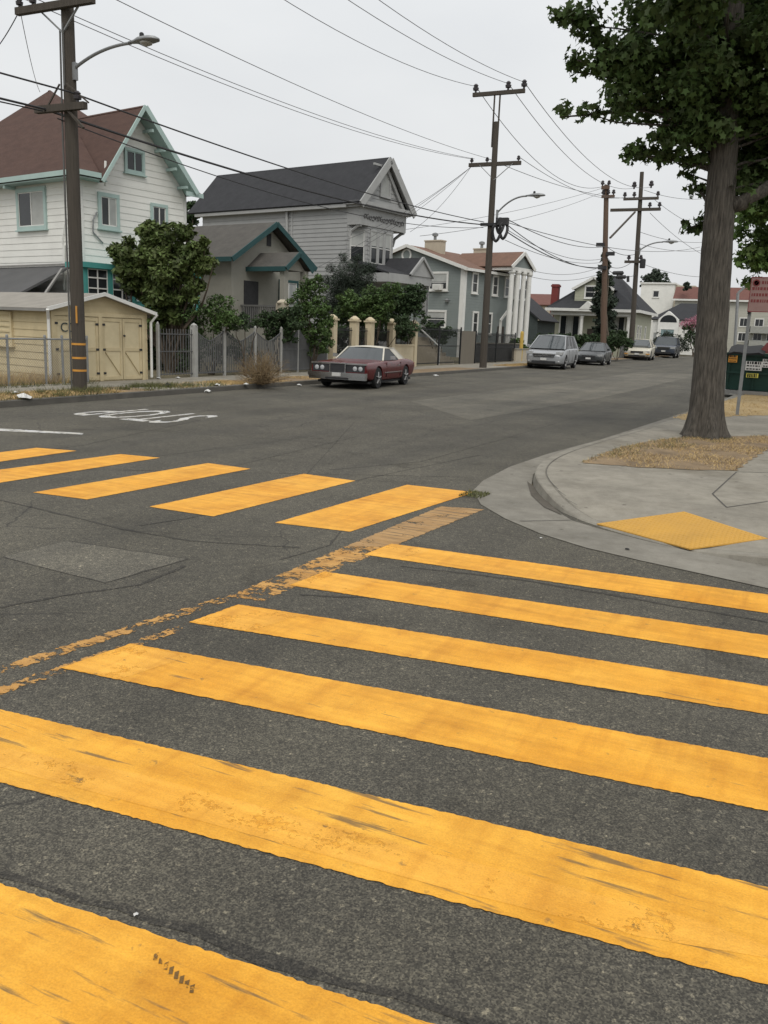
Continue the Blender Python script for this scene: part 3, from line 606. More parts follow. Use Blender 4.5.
def shrub(name, blobs, n, size, m, label, cat, stems=True, shape=OVAL, group=None, base=None, up=.45, shell=.4, crown='foliage', sr=.03):
    bx = base or Vector((sum(b[0][0] for b in blobs)/len(blobs), sum(b[0][1] for b in blobs)/len(blobs), .12))
    t = thing(name, bx, label, cat, group)
    if stems:
        b = MB()
        for c, r in blobs: limb(b, (bx[0]+random.uniform(-.1, .1), bx[1]+random.uniform(-.1, .1), .1), c, sr, sr*.3, .12, 5)
        b.build('stem', TWIG, t)
    if shape is OVAL:
        sub = []
        for c, r in blobs:
            for _ in range(11):
                d = Vector((random.gauss(0, 1), random.gauss(0, 1), random.gauss(.25, 1))).normalized(); k_ = random.uniform(.25, .55); sub.append((Vector(c)+Vector((d.x*r[0], d.y*r[1], d.z*r[2]))*random.uniform(.75, 1.12), (r[0]*k_, r[1]*k_, r[2]*k_*.9)))
        blobs = [(c, (r[0]*.66, r[1]*.66, r[2]*.66)) for c, r in blobs]+sub
    foliage(crown, blobs, n, size, m, t, shape, up=up, shell=shell); return t
def pxblobs(lst, y, sc=1.0, x=None):
    """(px, py, radius px) lists at a depth plane -> ellipsoids"""
    out = []
    for e in lst:
        px, py, r = e[:3]; dy = e[3] if len(e) > 3 else 0
        c = aty(px, py, y+dy) if x is None else atx(px, py, x+dy); d = (c-EYEP).length; rr = r*d/F_PX*sc; out.append((c, (rr, rr*1.05, rr*.9)))
    return out
# round tree beside the garage
bl = pxblobs([(150, 240, 14), (124, 251, 12), (118, 262, 7), (174, 240, 15), (198, 258, 12), (150, 266, 22), (178, 272, 22), (158, 231, 9), (205, 270, 8), (135, 275, 15), (165, 297, 21), (190, 292, 14), (143, 292, 13, .6), (111, 252, 4.5), (150, 226, 5), (214, 262, 4), (188, 231, 6), (204, 243, 5), (160, 315, 14), (178, 312, 12)], 24.2)
shrub('yard_tree', bl, 21000, .10, LEAFY, 'dense round olive green tree growing between the cream garage and the iron fence', 'tree', base=V3(*aty(170, 375, 24.2)[:2], .12), crown='crown', shell=.45, sr=.06)
# greenery behind the fences
shrub('shrub', pxblobs([(215, 312, 17), (200, 318, 14), (230, 318, 10), (190, 325, 12), (222, 326, 9)], 24.6), 4200, .055, LEAFM, 'mid green bush behind the left end of the pale iron fence', 'shrub')
shrub('shrub', pxblobs([(245, 322, 8), (258, 321, 6), (236, 328, 6)], 25.0), 1000, .045, LEAFD, 'low dark tuft of leaves poking over the pale iron fence', 'shrub')
shrub('shrub', pxblobs([(277, 320, 10), (290, 313, 10), (268, 318, 8), (262, 324, 7), (283, 328, 9), (295, 325, 9), (272, 332, 8), (288, 338, 8)], 28.6), 5200, .06, LEAFD, 'dark spreading shrub hanging over the pale fence under the porch rail', 'shrub')
shrub('shrub', pxblobs([(312, 308, 14), (305, 296, 10), (320, 318, 12), (325, 330, 9), (300, 318, 9), (315, 286, 9), (308, 282, 6), (300, 306, 10), (322, 305, 8), (318, 334, 11), (305, 332, 10), (324, 345, 8), (310, 348, 9)], 30.4), 9500, .06, LEAFM, 'light green leafy shrub spilling over the fence left of the cream pillars', 'shrub')
shrub('conifer_shrub', pxblobs([(350, 275, 17), (340, 285, 14), (362, 278, 14), (335, 300, 14), (355, 295, 17), (331, 268, 5), (343, 257, 5), (358, 258, 5), (370, 268, 7), (326, 280, 6), (345, 292, 14), (362, 296, 12), (336, 310, 12), (352, 310, 12)], 39.5), 15000, .14, LEAFN, 'tall dark feathery evergreen in front of the grey gabled house', 'shrub', shape=NEED, up=1.0)
shrub('shrub', pxblobs([(365, 303, 12), (380, 296, 11), (392, 292, 9), (375, 308, 10), (355, 308, 10), (348, 300, 9), (385, 304, 10), (366, 315, 10), (345, 312, 9), (382, 316, 10)], 36.5), 9000, .07, LEAFM, 'green shrub rising over the middle cream pillars', 'shrub')
shrub('shrub', pxblobs([(405, 298, 11), (415, 293, 9), (420, 300, 7), (400, 308, 10), (388, 310, 9), (413, 308, 8), (410, 300, 9), (396, 300, 9), (402, 316, 9), (392, 318, 9), (418, 312, 6)], 40), 8500, .075, LEAFD, 'dark bushy shrub behind the right end of the cream pillars', 'shrub')
shrub('shrub', pxblobs([(345, 320, 9), (378, 322, 9), (362, 325, 9), (402, 325, 9)], 37.2), 3000, .07, LEAFD, 'dark shrub filling the gaps between the cream pillars', 'shrub')
shrub('shrub', pxblobs([(437, 330, 9), (428, 325, 8), (446, 335, 8)], 47), 2200, .08, LEAFD, 'dark shrub behind the black iron fence beside the last cream pillar', 'shrub')
shrub('shrub', pxblobs([(517, 343, 6), (512, 347, 5), (523, 349, 4)], 62), 1100, .10, LEAFM, 'small green shrub by the yellow bollard and the white columns', 'shrub')
shrub('shrub', pxblobs([(158, 335, 14), (175, 330, 14), (150, 350, 12), (170, 352, 14), (188, 345, 10), (160, 365, 10), (180, 365, 10)], 25.4), 5200, .06, LEAFD, 'dark undergrowth behind the first iron fence panel beside the garage', 'shrub')
shrub('ivy', [(Vector((FXL-.25, y_, z_)), (.22, .5, .45)) for FXL in (-17.9,) for y_, z_ in ((23.2, .6), (24, 1.0), (24.9, .7), (25.8, 1.1), (26.8, .7), (29.2, 1.6), (30.1, 1.9), (30.8, 1.5), (31.3, 1.2), (31.3, .6))], 4200, .05, LEAFD, 'dark ivy mass growing up behind the pale iron pickets', 'climber', stems=False)
shrub('shrub', pxblobs([(340, 335, 9), (352, 332, 9), (362, 335, 10), (374, 333, 10), (385, 330, 10), (395, 333, 10), (405, 330, 10), (340, 350, 9), (355, 350, 9), (372, 348, 9), (340, 315, 8), (385, 315, 9), (370, 318, 8)], 39), 9000, .08, LEAFD, 'dark hedge like mass filling the yard behind the cream pillars', 'hedge', stems=False)
# tumbleweed bush on the verge
tw = thing('dry_bush', gnd(262, 384, .13), 'dry brown tumbleweed bush on the verge left of the red car', 'bush')
b = MB()
for i in range(330):
    a = random.uniform(0, 6.28); e = random.uniform(.12, 1.45); L_ = random.uniform(.6, 1.15); p0 = tw.location+V3(random.uniform(-.12, .12), random.uniform(-.12, .12), 0); d = Vector((math.cos(a)*math.cos(e), math.sin(a)*math.cos(e), math.sin(e)))
    pts = [p0+d*L_*k/4*.95+V3(random.uniform(-.05, .05), random.uniform(-.05, .05), random.uniform(-.03, .05))*k/2 for k in range(5)]; b.tube(pts, [.008, .007, .006, .005, .003], 3, False)
b.build('twigs', DRYB, tw); foliage('dead_leaves', [(tw.location+V3(0, 0, .45), (.95, .8, .55)), (tw.location+V3(.3, -.3, .3), (.7, .6, .35)), (tw.location+V3(-.5, .2, .3), (.6, .5, .35))], 4200, .035, DRYB, tw, NEED, shell=.15)

# ------------------------------------------------------------------ house kit
def clipz(poly, lo, hi):
    def cl(P, f):
        out = []
        for i in range(len(P)):
            a, b = P[i], P[(i+1) % len(P)]; fa, fb = f(a), f(b)
            if fa >= 0: out.append(a)
            if (fa >= 0) != (fb >= 0): t_ = fa/(fa-fb); out.append((a[0]+(b[0]-a[0])*t_, a[1]+(b[1]-a[1])*t_))
        return out
    P = cl(poly, lambda p: p[1]-lo)
    return cl(P, lambda p: hi-p[1]) if len(P) > 2 else []
def lapwall(mb, A, B, poly, board=.16, lip=.014):
    """weatherboard wall from A to B (plan), outward = right of A->B; poly in (distance, z)"""
    A = Vector((A[0], A[1], 0)); B = Vector((B[0], B[1], 0)); e = (B-A).normalized(); n = Vector((e.y, -e.x, 0)); z = min(p[1] for p in poly); top = max(p[1] for p in poly)
    while z < top-1e-4:
        c = clipz(poly, z, min(z+board, top))
        if len(c) > 2:
            pt = [A+e*s+n*(lip*(1-(zz-z)/board))+Vector((0, 0, zz)) for s, zz in c]; mb.quad(*pt)
            lo = [(s, zz) for s, zz in c if abs(zz-z) < 1e-5]
            if len(lo) >= 2:
                s0, s1 = min(q[0] for q in lo), max(q[0] for q in lo); mb.quad(A+e*s0+Vector((0, 0, z)), A+e*s1+Vector((0, 0, z)), A+e*s1+n*lip+Vector((0, 0, z)), A+e*s0+n*lip+Vector((0, 0, z)))
        z += board
    return e, n
def window(root, P, e, w, h, fm, pane=GLASS, trim=.09, vdiv=(), hdiv=(), sash=None, sill=True, label=None, blind=None, name='window', proud=.078):
    """window on a wall: P centre on the wall face, e along the wall, outward = right of e"""
    P = Vector(P); e = Vector((e[0], e[1], 0)).normalized(); n = Vector((e.y, -e.x, 0)); u = Vector((0, 0, 1)); sash = sash or fm
    def bx(b, s0, s1, z0, z1, d0, d1):
        p = [P+e*s+u*z+n*d for d in (d0, d1) for s, z in ((s0, z0), (s1, z0), (s1, z1), (s0, z1))]; b.hexa(p)
    hw, hh = w/2, h/2; f = MB(); bx(f, -hw-trim, hw+trim, hh, hh+trim*1.15, -.03, proud+.006); bx(f, -hw-trim, -hw, -hh, hh, -.03, proud); bx(f, hw, hw+trim, -hh, hh, -.03, proud); bx(f, -hw-trim, hw+trim, -hh-trim, -hh, -.03, proud)
    fo = f.build(name, fm, root)
    if label: fo['label'] = label
    s = MB(); tk = .022
    for a, b_, c, d in ((-hw, -hw+tk*1.6, -hh, hh), (hw-tk*1.6, hw, -hh, hh), (-hw, hw, hh-tk*1.6, hh), (-hw, hw, -hh, -hh+tk*1.6)): bx(s, a, b_, c, d, .030, .056)
    for v in vdiv: bx(s, v*w-hw-tk, v*w-hw+tk, -hh, hh, .032, .060)
    for v in hdiv: bx(s, -hw, hw, v*h-hh-tk, v*h-hh+tk, .032, .063)
    s.build('sash', sash, fo); g = MB(); g.quad(*[P+e*a+u*c+n*.038 for a, c in ((-hw, -hh), (hw, -hh), (hw, hh), (-hw, hh))]); g.build('pane', pane, fo)
    if blind:
        g = MB(); a0, a1, c0, c1 = blind; g.quad(*[P+e*(a*w-hw)+u*(c*h-hh)+n*.042 for a, c in ((a0, c0), (a1, c0), (a1, c1), (a0, c1))]); g.build('blind', BLIND, fo)
    if sill: g = MB(); bx(g, -hw-trim-.05, hw+trim+.05, -hh-trim-.05, -hh-trim, -.03, proud+.05); g.build('sill', fm, fo)
    return fo
def fascia(mb, pts, h, w=.04):
    for a, b in zip(pts[:-1], pts[1:]): mb.bar(Vector(a)-Vector((0, 0, h*.4)), Vector(b)-Vector((0, 0, h*.4)), w, h)
EX = (1, 0); EY = (0, 1)     # walls: facing -y use e=EX (outward right of +x is -y); facing +x use e=EY (outward right of +y is +x)

# ---- white house with the steep brown roof
fx = -23.5; y0 = 23.95; yR = 29.75; base = .12; ev = 6.75
frame((fx, y0), -11)
h = thing('white_house', (fx, y0, base), 'tall white house with steep brown roof and aqua trim behind the cream garage', 'house')
w = MB(); lapwall(w, (-33, y0), (fx, y0), [(0, base), (9.5, base), (9.5, ev), (0, ev)], .235, .016)
ap = atx(145, 107, fx); yR = atx(185, 230, fx).y
lapwall(w, (fx, y0), (fx, yR), [(0, base), (yR-y0, base), (yR-y0, ev), (0, ev)], .235, .016)
yg0 = atx(104, 178, fx).y; lapwall(w, (fx, yg0), (fx, yR), [(0, ev), (yR-yg0, ev), (yR-yg0, ev+.05), (ap.y-yg0, ap.z-.1)], .235, .016)
lapwall(w, (fx, yR), (-33, yR), [(0, base), (9.5, base), (9.5, ev), (0, ev)], .235, .016); w.build('wall', H1W, h)
for yy in (y0-.03, yR-.06): cb = MB(); cb.box(fx-.10, fx+.03, yy, yy+.12, base, ev); cb.build('corner_board', WTRIM, h)
xr = fx+.62; apx = atx(145, 105, xr); gl = atx(102, 180, xr); gr = atx(197, 192, xr)
rf = MB(); hp_ = aty(50, 90, 27.2); hip = Vector((hp_.x, 27.2, hp_.z)); ez = 6.85; c1 = (fx+.55, y0-.5, ez); ye_ = gr.y+.35; c2 = (fx+.55, ye_, ez); xb_ = 2*hip.x-fx-.55; c3 = (xb_, ye_, ez); c4 = (xb_, y0-.5, ez)
rf.slab([c1, hip, c4], .10); rf.slab([c3, hip, c2], .10); rf.slab([c4, hip, c3], .10)
xv = fx+.55-(apx.z-ez)/(hip.z-ez)*(fx+.55-hip.x); VV = (xv, apx.y, apx.z)
rf.slab([c1, (fx+.55, gl.y, ez), VV, hip], .10); rf.slab([(fx+.55, gr.y, ez), c2, hip, VV], .10)
rf.slab([gl, apx, VV, V3(fx+.4, gl.y, gl.z)], .10); rf.slab([gr, V3(fx+.4, gr.y, gr.z), VV, apx], .10)
rf.build('roof', H1R, h)
tr = MB(); fascia(tr, [V3(xr+.04, gl.y, gl.z), V3(xr+.04, apx.y, apx.z+.01)], .12, .05); fascia(tr, [V3(xr+.04, apx.y, apx.z+.01), V3(xr+.04, gr.y, gr.z)], .19, .06); fascia(tr, [V3(fx+.58, gr.y-.5, ez), V3(fx+.58, ye_, ez)], .16, .05)
fascia(tr, [(xb_, y0-.53, 6.88), (fx+.58, y0-.53, 6.88), (fx+.58, gl.y, 6.88)], .17, .05); tr.build('fascia', AQUA, h)
so = MB(); so.box(xb_+.2, fx+.5, y0-.48, y0-.02, 6.66, 6.70); so.build('soffit', AQUA, h); so = MB(); so.box(fx+.03, fx+.52, y0-.02, gl.y+.3, 6.655, 6.695); so.build('soffit', AQUA, h)
dn = V3(0, 0, .13); so = MB(); so.slab([apx-dn, gr-dn, V3(fx+.03, gr.y, gr.z)-dn, V3(fx+.03, apx.y, apx.z)-dn], .03); so.build('soffit', AQUA, h)
for i in range(7):
    xx = xb_+.6+i*1.5; bk = MB(); bk.box(xx-.06, xx+.06, y0-.46, y0-.02, 6.54, 6.66); bk.build('bracket', AQUA, h)
for q in (.18, .4, .62, .84):
    p = apx.lerp(gr, q); bk = MB(); bk.box(fx+.02, xr-.04, p.y-.10, p.y-.02, p.z-.36, p.z-.26); bk.build('bracket', AQUA, h)
cen = lambda a, b: (Vector(a)+Vector(b))/2
def pxwin(root, wall, c0, c1, px0, py0, px1, py1, fm, e, **kw):
    a = aty(px0, py0, c0) if wall == 'y' else atx(px0, py0, c0); b_ = aty(px1, py1, c0) if wall == 'y' else atx(px1, py1, c0)
    tr_ = kw.get('trim', .09); hor = abs(b_.x-a.x) if wall == 'y' else abs(b_.y-a.y); return window(root, (a+b_)/2, e, max(.2, hor-2*tr_), max(.2, abs(a.z-b_.z)-2*tr_), fm, **kw)
pxwin(h, 'y', y0, 0, 17, 190, 48, 229, AQUA, EX, trim=.13, vdiv=(.5,), sash=WTRIM, blind=(.52, 1, 0, 1))
pxwin(h, 'x', fx, 0, 97, 192, 119, 231, AQUA, EY, trim=.12, vdiv=(.5,), sash=WTRIM, blind=(.55, 1, 0, 1))
pxwin(h, 'x', fx, 0, 123.5, 147, 144, 176, AQUA, EY, trim=.09, vdiv=(.5,), sash=AQUA)
pxwin(h, 'x', fx, 0, 150, 203, 167, 235, AQUA, EY, trim=.10, vdiv=(.5,), sash=WTRIM)
cd = MB(); cd.tube([atx(97, 212, fx+.06), atx(93, 220, fx+.06), atx(93, 232, fx+.06), atx(103, 243, fx+.06)], .028, 6); cd.build('conduit', METAL, h)
cd = MB(); cd.tube([atx(105.5, 186, fx+.35), atx(105.5, 161, fx+.35)], .045, 8); cd.build('vent_pipe', WTRIM, h)
cd = MB(); cd.tube([aty(64, 245, y0-.07), aty(64, 290, y0-.07)], .05, 8); cd.tube([aty(62, 244, y0-.07), aty(65, 222, y0-.07), aty(68, 219, y0-.07)], .02, 6); cd.build('downpipe', WTRIM, h)
# sun room
sr = MB(); sx = fx+.9; ya, yb = atx(83, 270, sx).y, 28.6; sr.box(fx, sx, ya, yb, base, 2.55); sr.box(fx, sx+.12, ya-.1, yb+.1, 3.62, 3.80)
for yy in np.linspace(ya, yb-.12, 6): sr.box(sx-.12, sx, yy, yy+.14, 2.55, 3.62)
sr.build('sun_room', TEAL, h); sr = MB(); sr.box(fx+.02, sx+.05, ya-.02, yb+.02, base, 2.3); sr.build('shade_block', mat('painted_shade', (.06, .055, .05), .95), h)  # dark block round the sun room foot, its colour stands for shade
yy = np.linspace(ya, yb-.12, 6)
for i in range(5):
    window(h, (sx-.05, (yy[i]+.14+yy[i+1])/2, 3.09), EY, yy[i+1]-yy[i]-.20, 1.02, TEAL, trim=.02, vdiv=(.5,), hdiv=(.35, .7), sash=WTRIM, sill=False)
turn(h, -11)
# grey lean-to at its side
frame((-24.5, 22), -11)
t = thing('lean_to_shed', (-24.5, 22, .12), 'dark grey felt covered lean-to against the white house above the garage roof', 'shed')
b = MB(); b.box(-40, -24.5, 21.6, y0-.05, .12, 2.6); b.build('wall', GREYS, t); b = MB(); p_ = [(-40, 21.4, 2.4), (-24.35, 21.4, 2.4), (-24.35, y0-.03, 3.72), (-40, y0-.03, 3.6)]; b.slab(p_, .08); b.build('roof', GREYS, t)
b = MB(); b.bar((-40, y0-.1, 3.64), (-24.4, y0-.1, 3.76), .06, .07); b.build('flashing', STEELB, t); turn(t, -11)
b = MB(); b.bar(aty(62, 269, 22.5), aty(43, 297, 21.2), .07, .07); tag(b.build('leaning_pole', STEELB), 'pale straight pole leaning on the dark grey lean-to', 'pole')

# ---- cream garage
gx = -18.2; frame((gx, atx(48, 309, gx).y), -9); ya = atx(48, 309, gx).y; yb = atx(146.5, 308, gx).y; zt = 2.12
g_ = thing('garage', (gx, ya, .12), 'weathered cream board garage with double doors behind the striped pole', 'garage')
w = MB(); ym = (ya+yb)/2; lapwall(w, (-27, ya), (gx, ya), [(0, .12), (8.8, .12), (8.8, zt), (0, zt)], .20, .018)
lapwall(w, (gx, ya), (gx, yb), [(0, .12), (yb-ya, .12), (yb-ya, zt), ((yb-ya)/2, zt+.42), (0, zt)], .30, .012); lapwall(w, (gx, yb), (-27, yb), [(0, .12), (8.8, .12), (8.8, zt), (0, zt)], .2, .018); w.build('wall', CREAM, g_)
rf = MB(); o_ = .18; rf.slab([(gx+.22, ya-o_, zt-.02), (gx+.22, ym, zt+.46), (-27.2, ym, zt+.46), (-27.2, ya-o_, zt-.02)], .06); rf.slab([(gx+.22, yb+o_, zt-.02), (-27.2, yb+o_, zt-.02), (-27.2, ym, zt+.46), (gx+.22, ym, zt+.46)], .06); rf.build('roof', GROOF, g_)
tr = MB(); fascia(tr, [(gx+.24, ya-o_, zt), (gx+.24, ym, zt+.48), (gx+.24, yb+o_, zt)], .10, .03); tr.build('fascia', WTRIM, g_)
for sgn, yy in ((-1, ya-.07), (1, yb+.07)):
    b = MB(); b.tube([(gx+.25, yy+sgn*.12, zt-.05), (gx+.1, yy, zt-.3), (gx+.1, yy, .2)], .04, 8); b.build('downpipe', WTRIM, g_)
gt = MB(); gt.bar((-27.2, ya-o_-.03, zt-.07), (gx+.2, ya-o_-.03, zt-.07), .08, .07); gt.build('gutter', STEELB, g_)
fr = MB(); dA = atx(54, 340, gx).y; dB = atx(141, 340, gx).y; dM = (dA+dB)/2; dz = 1.93
fr.box(gx, gx+.06, dA-.1, dB+.1, dz, dz+.1); fr.box(gx, gx+.06, dA-.1, dA, .13, dz); fr.box(gx, gx+.06, dB, dB+.1, .13, dz); fr.box(gx, gx+.06, dM-.06, dM+.06, .13, dz); fr.build('door_frame', CREAM, g_)
for side, (a, b_) in enumerate(((dA, dM-.06), (dM+.06, dB))):
    for half in range(2):
        s0 = a+(b_-a)*half/2+.012; s1 = a+(b_-a)*(half+1)/2-.012; d = MB(); d.box(gx-.01, gx+.022, s0, s1, .16, dz-.02)
        do = d.build('door', CREAM2, g_); f = MB()
        for z0_, z1_ in ((.16, .25), (.98, 1.07), (dz-.12, dz-.02)): f.box(gx+.02, gx+.04, s0+.07, s1-.07, z0_, z1_)
        f.box(gx+.02, gx+.042, s0, s0+.07, .16, dz-.02); f.box(gx+.02, gx+.042, s1-.07, s1, .16, dz-.02)
        zz = (.25, .98) if half == 1 else (.98, .25)
        if side == 1: f.bar((gx+.03, s0+.09, .95), (gx+.03, s1-.09, .30), .02, .05, up=(1, 0, 0))
        f.build('batten', CREAM, do); hg = MB()
        for z_ in (.35, 1.02, 1.72):
            yy = s0+.04 if half == 0 else s1-.04; hg = MB(); hg.box(gx+.042, gx+.055, yy-.05, yy+.05, z_-.03, z_+.03); hg.build('hinge', DARKM, do)
        if side == 1 and half == 1: k = MB(); k.lathe((gx+.05, s0+.04, 1.42), [(.03, 0), (.03, .03), (.018, .05)], 8, 'x'); k.build('latch', DARKM, do)
gf = text_mesh('graffiti', 'C0', .36, mat('spray_ink', (.05, .07, .075), .8), g_); gf.location = Vector((gx+.046, atx(67, 328, gx+.04).y, 1.60))-g_.location; gf.rotation_euler = (R(90), 0, R(90))
shf = MB()
a = aty(2, 312, ya); b_ = aty(14, 345, ya)
window(g_, ((a.x+b_.x)/2-.35, ya, (a.z+b_.z)/2), EX, 1.1, .75, CREAM, pane=CREAM2, trim=.08, hdiv=(.2, .4, .6, .8), label='boarded slatted side window')
turn(g_, -9)

# ---- tan bungalow with dark teal trim
bx0 = -23.0; frame((bx0, 33), -10); h2 = thing('bungalow', (bx0, 33, .12), 'small tan bungalow with grey brown roof and dark teal eaves', 'house')
yL, yR2 = 32.5, 38.2; zE = 4.75; xr = bx0+.5; apx = atx(277, 222, xr); el = atx(232, 257, xr); er = V3(xr, 2*apx.y-el.y, el.z)
w = MB(); zw = zE-.05; yl = el.y+.45; yr_ = er.y-.45
lapwall(w, (-34, yl), (bx0, yl), [(0, .12), (11, .12), (11, zw), (0, zw)], .5, .004); lapwall(w, (bx0, yl), (bx0, yr_), [(0, .12), (yr_-yl, .12), (yr_-yl, zw), ((yr_-yl)/2, apx.z-.2), (0, zw)], .5, .004); lapwall(w, (bx0, yr_), (-34, yr_), [(0, .12), (11, .12), (11, zw), (0, zw)], .5, .004); w.build('wall', H2W, h2)
rf = MB(); rf.slab([el, apx, V3(-34.5, apx.y, apx.z), V3(-34.5, el.y, el.z)], .10); rf.slab([er, V3(-34.5, er.y, er.z), V3(-34.5, apx.y, apx.z), apx], .10); rf.build('roof', H2R, h2)
tr = MB(); fascia(tr, [V3(xr+.03, el.y, el.z), V3(xr+.03, apx.y, apx.z), V3(xr+.03, er.y, er.z)], .22, .05); fascia(tr, [V3(-34.5, el.y-.03, el.z), V3(xr, el.y-.03, el.z)], .2, .05); tr.build('fascia', DTEAL, h2)
pf = -20.6; pa = atx(300, 252, pf); pl = atx(286, 269, pf); pr_ = atx(313, 268, pf); zp = (pl.z+pr_.z)/2
rf = MB(); rf.slab([V3(pf, pl.y, zp), V3(pf, pa.y, pa.z), V3(-26.0, pa.y, pa.z), V3(-26.0, pl.y, zp)], .09); rf.slab([V3(pf, pr_.y, zp), V3(-26.0, pr_.y, zp), V3(-26.0, pa.y, pa.z), V3(pf, pa.y, pa.z)], .09)
po = rf.build('porch_roof', H2R, h2)
tr = MB(); fascia(tr, [V3(pf+.03, pl.y, zp), V3(pf+.03, pa.y, pa.z), V3(pf+.03, pr_.y, zp)], .2, .05); fascia(tr, [V3(-26.0, pl.y-.03, zp), V3(pf, pl.y-.03, zp)], .2, .05); tr.build('fascia', DTEAL, po)
b = MB(); b.prism([V3(pf-.25, pl.y+.25, zp-.1), V3(pf-.25, pr_.y-.25, zp-.1), V3(pf-.25, pa.y, pa.z-.15)], (-.06, 0, 0)); b.build('gable_panel', H2W, po)
dz = 1.75; b = MB(); b.box(-25.5, pf+.1, pl.y-.4, pr_.y+.2, .12, dz); b.build('porch_deck', H2W, h2)
for yy in (pl.y+.2, pr_.y-.25):
    b = MB(); b.box(pf-.42, pf-.16, yy-.13, yy+.13, dz, zp-.08); b.build('porch_column', H2W, h2)
ry = pl.y-.33; b = MB(); b.box(-25.5, pf, ry-.04, ry+.04, 2.70, 2.78); b.box(-25.5, pf, ry-.03, ry+.03, 1.86, 1.92)
for xx in np.arange(-25.4, pf, .13): b.box(xx, xx+.045, ry-.022, ry+.022, 1.92, 2.70)
b.build('railing', mat('dull_rail', (.15, .15, .145), .8), h2)
for px in (230.5, 283):
    xx = aty(px, 310, ry).x; b = MB(); b.box(xx-.2, xx+.2, ry-.24, ry+.16, .12, 2.86); b.lathe((xx, ry-.04, 2.86), [(.34, 0), (.34, .06), (.12, .17)], 4); b.build('porch_pillar', STUC, h2)
window(h2, (bx0, atx(288, 290, bx0).y, 3.2), EY, 1.15, 1.5, DTEAL, pane=GLASSL, vdiv=(.5,), sash=WTRIM, trim=.1, sill=False)
d = MB(); yy = atx(243, 285, bx0).y; d.box(bx0, bx0+.05, yy+.05, yy+.95, 1.75, 3.85); do = d.build('door', DARKM, h2); d = MB(); d.lathe((bx0+.06, yy+.15, 2.75), [(.03, 0), (.04, .04)], 8, 'x'); d.build('door_knob', CHROME, do)
b = MB(); b.box(bx0, bx0+.03, apx.y-.14, apx.y+.14, 5.5, 6.05); b.build('gable_vent', DARKM, h2); turn(h2, -10)

# ---- grey gabled house
fx = -23.0; y3 = 44.6; frame((fx, y3), -11); h3 = thing('grey_house', (fx, y3, .12), 'two storey grey house with charcoal gable roof, bay windows and ornate frieze', 'house')
xr = fx+.35; apx = atx(391, 157, xr); er = atx(411, 212, xr); zE = 8.75; yl = y3; half = apx.y-yl+.35; yr_ = apx.y+half-.35
w = MB(); lapwall(w, (-36, yl), (fx-.9, yl), [(0, .12), (12.1, .12), (12.1, zE), (0, zE)], .24, .026)
lapwall(w, (fx-.9, yl), (fx-.05, yl+.8), [(0, .12), (1.167, .12), (1.167, 7.7), (0, 7.7)], .24, .026)
yb1 = yl+.8; yb2 = yr_-1.15; lapwall(w, (fx-.05, yb1), (fx-.05, yb2), [(0, .12), (yb2-yb1, .12), (yb2-yb1, 7.7), (0, 7.7)], .24, .026)
lapwall(w, (fx-.05, yb2), (fx-.9, yb2+.8), [(0, .12), (1.167, .12), (1.167, 7.7), (0, 7.7)], .24, .026); lapwall(w, (fx-.9, yb2+.8), (fx-.9, yr_), [(0, .12), (yr_-yb2-.8, .12), (yr_-yb2-.8, 7.7), (0, 7.7)], .24, .026)
lapwall(w, (fx-.9, yr_), (-36, yr_), [(0, .12), (12.1, .12), (12.1, zE), (0, zE)], .24, .026)
lapwall(w, (fx, yl), (fx, yr_), [(0, 8.75), (yr_-yl, 8.75), ((yr_-yl)/2, apx.z-.15)], .24, .026); w.build('wall', H3W, h3)
fz = MB(); fz.box(fx-.95, fx+.02, yl-.02, yr_+.02, 7.68, 8.74); fz.build('frieze', H3T, h3)
orn = MB()
for i in range(15):
    yy = yl+.4+i*(yr_-yl-.8)/14; zz = 8.15; a_ = i*1.3
    orn = MB(); orn.tube([(fx+.05, yy+.16*math.cos(a_+k*.9)*(1-k*.1), zz+.16*math.sin(a_+k*.9)*(1-k*.1)) for k in range(7)], .028, 5); orn.build('scroll_ornament', mat('scroll_grey', (.15, .15, .15), .8), h3)
cn = MB(); cn.box(fx-1, fx+.38, yl-.35, yr_+.35, 8.74, 8.93); cn.box(fx-1, fx+.22, yl-.2, yr_+.2, 8.62, 8.74); cn.box(-36.4, fx-.8, yl-.34, yl, 8.6, 8.80); cn.build('cornice', H3T, h3)
rf = MB(); lE = V3(xr, yl-.42, 8.85); rE = V3(xr, yr_+.42, 8.85); apz = V3(xr, (yl+yr_)/2, apx.z)
rf.slab([lE, apz, V3(-37, apz.y, apz.z), V3(-37, lE.y, lE.z)], .12); rf.slab([rE, V3(-37, rE.y, rE.z), V3(-37, apz.y, apz.z), apz], .12); rf.build('roof', H3R, h3)
tr = MB(); fascia(tr, [V3(xr+.04, lE.y, lE.z), V3(xr+.04, apz.y, apz.z), V3(xr+.04, rE.y, rE.z)], .42, .07); fascia(tr, [V3(fx+.10, lE.y+.8, 8.95), V3(fx+.10, apz.y, apz.z-.55), V3(fx+.10, rE.y-.8, 8.95)], .2, .12); tr.build('bargeboard', H3T, h3)
dn = V3(0, 0, .15)
for q_ in (lE, rE): b = MB(); b.slab([q_-dn, apz-dn, V3(fx+.02, apz.y, apz.z)-dn, V3(fx+.02, q_.y, q_.z)-dn], .03); b.build('soffit', H3T, h3)
window(h3, (fx, apz.y, 10.1), EY, .75, 1.15, H3T, pane=BLIND, trim=.12)
b = MB(); b.box(fx+.02, fx+.12, apz.y-1.2, apz.y+1.2, 11.0, 11.12); b.build('gable_beam', H3T, h3)
cc = Vector((fx-.475, yl+.4, 0)); window(h3, (cc.x, cc.y, 6.55), (.85, .8), .78, 1.75, H3T, hdiv=(.5,), trim=.09, blind=(0, 1, .52, 1), sash=WTRIM)
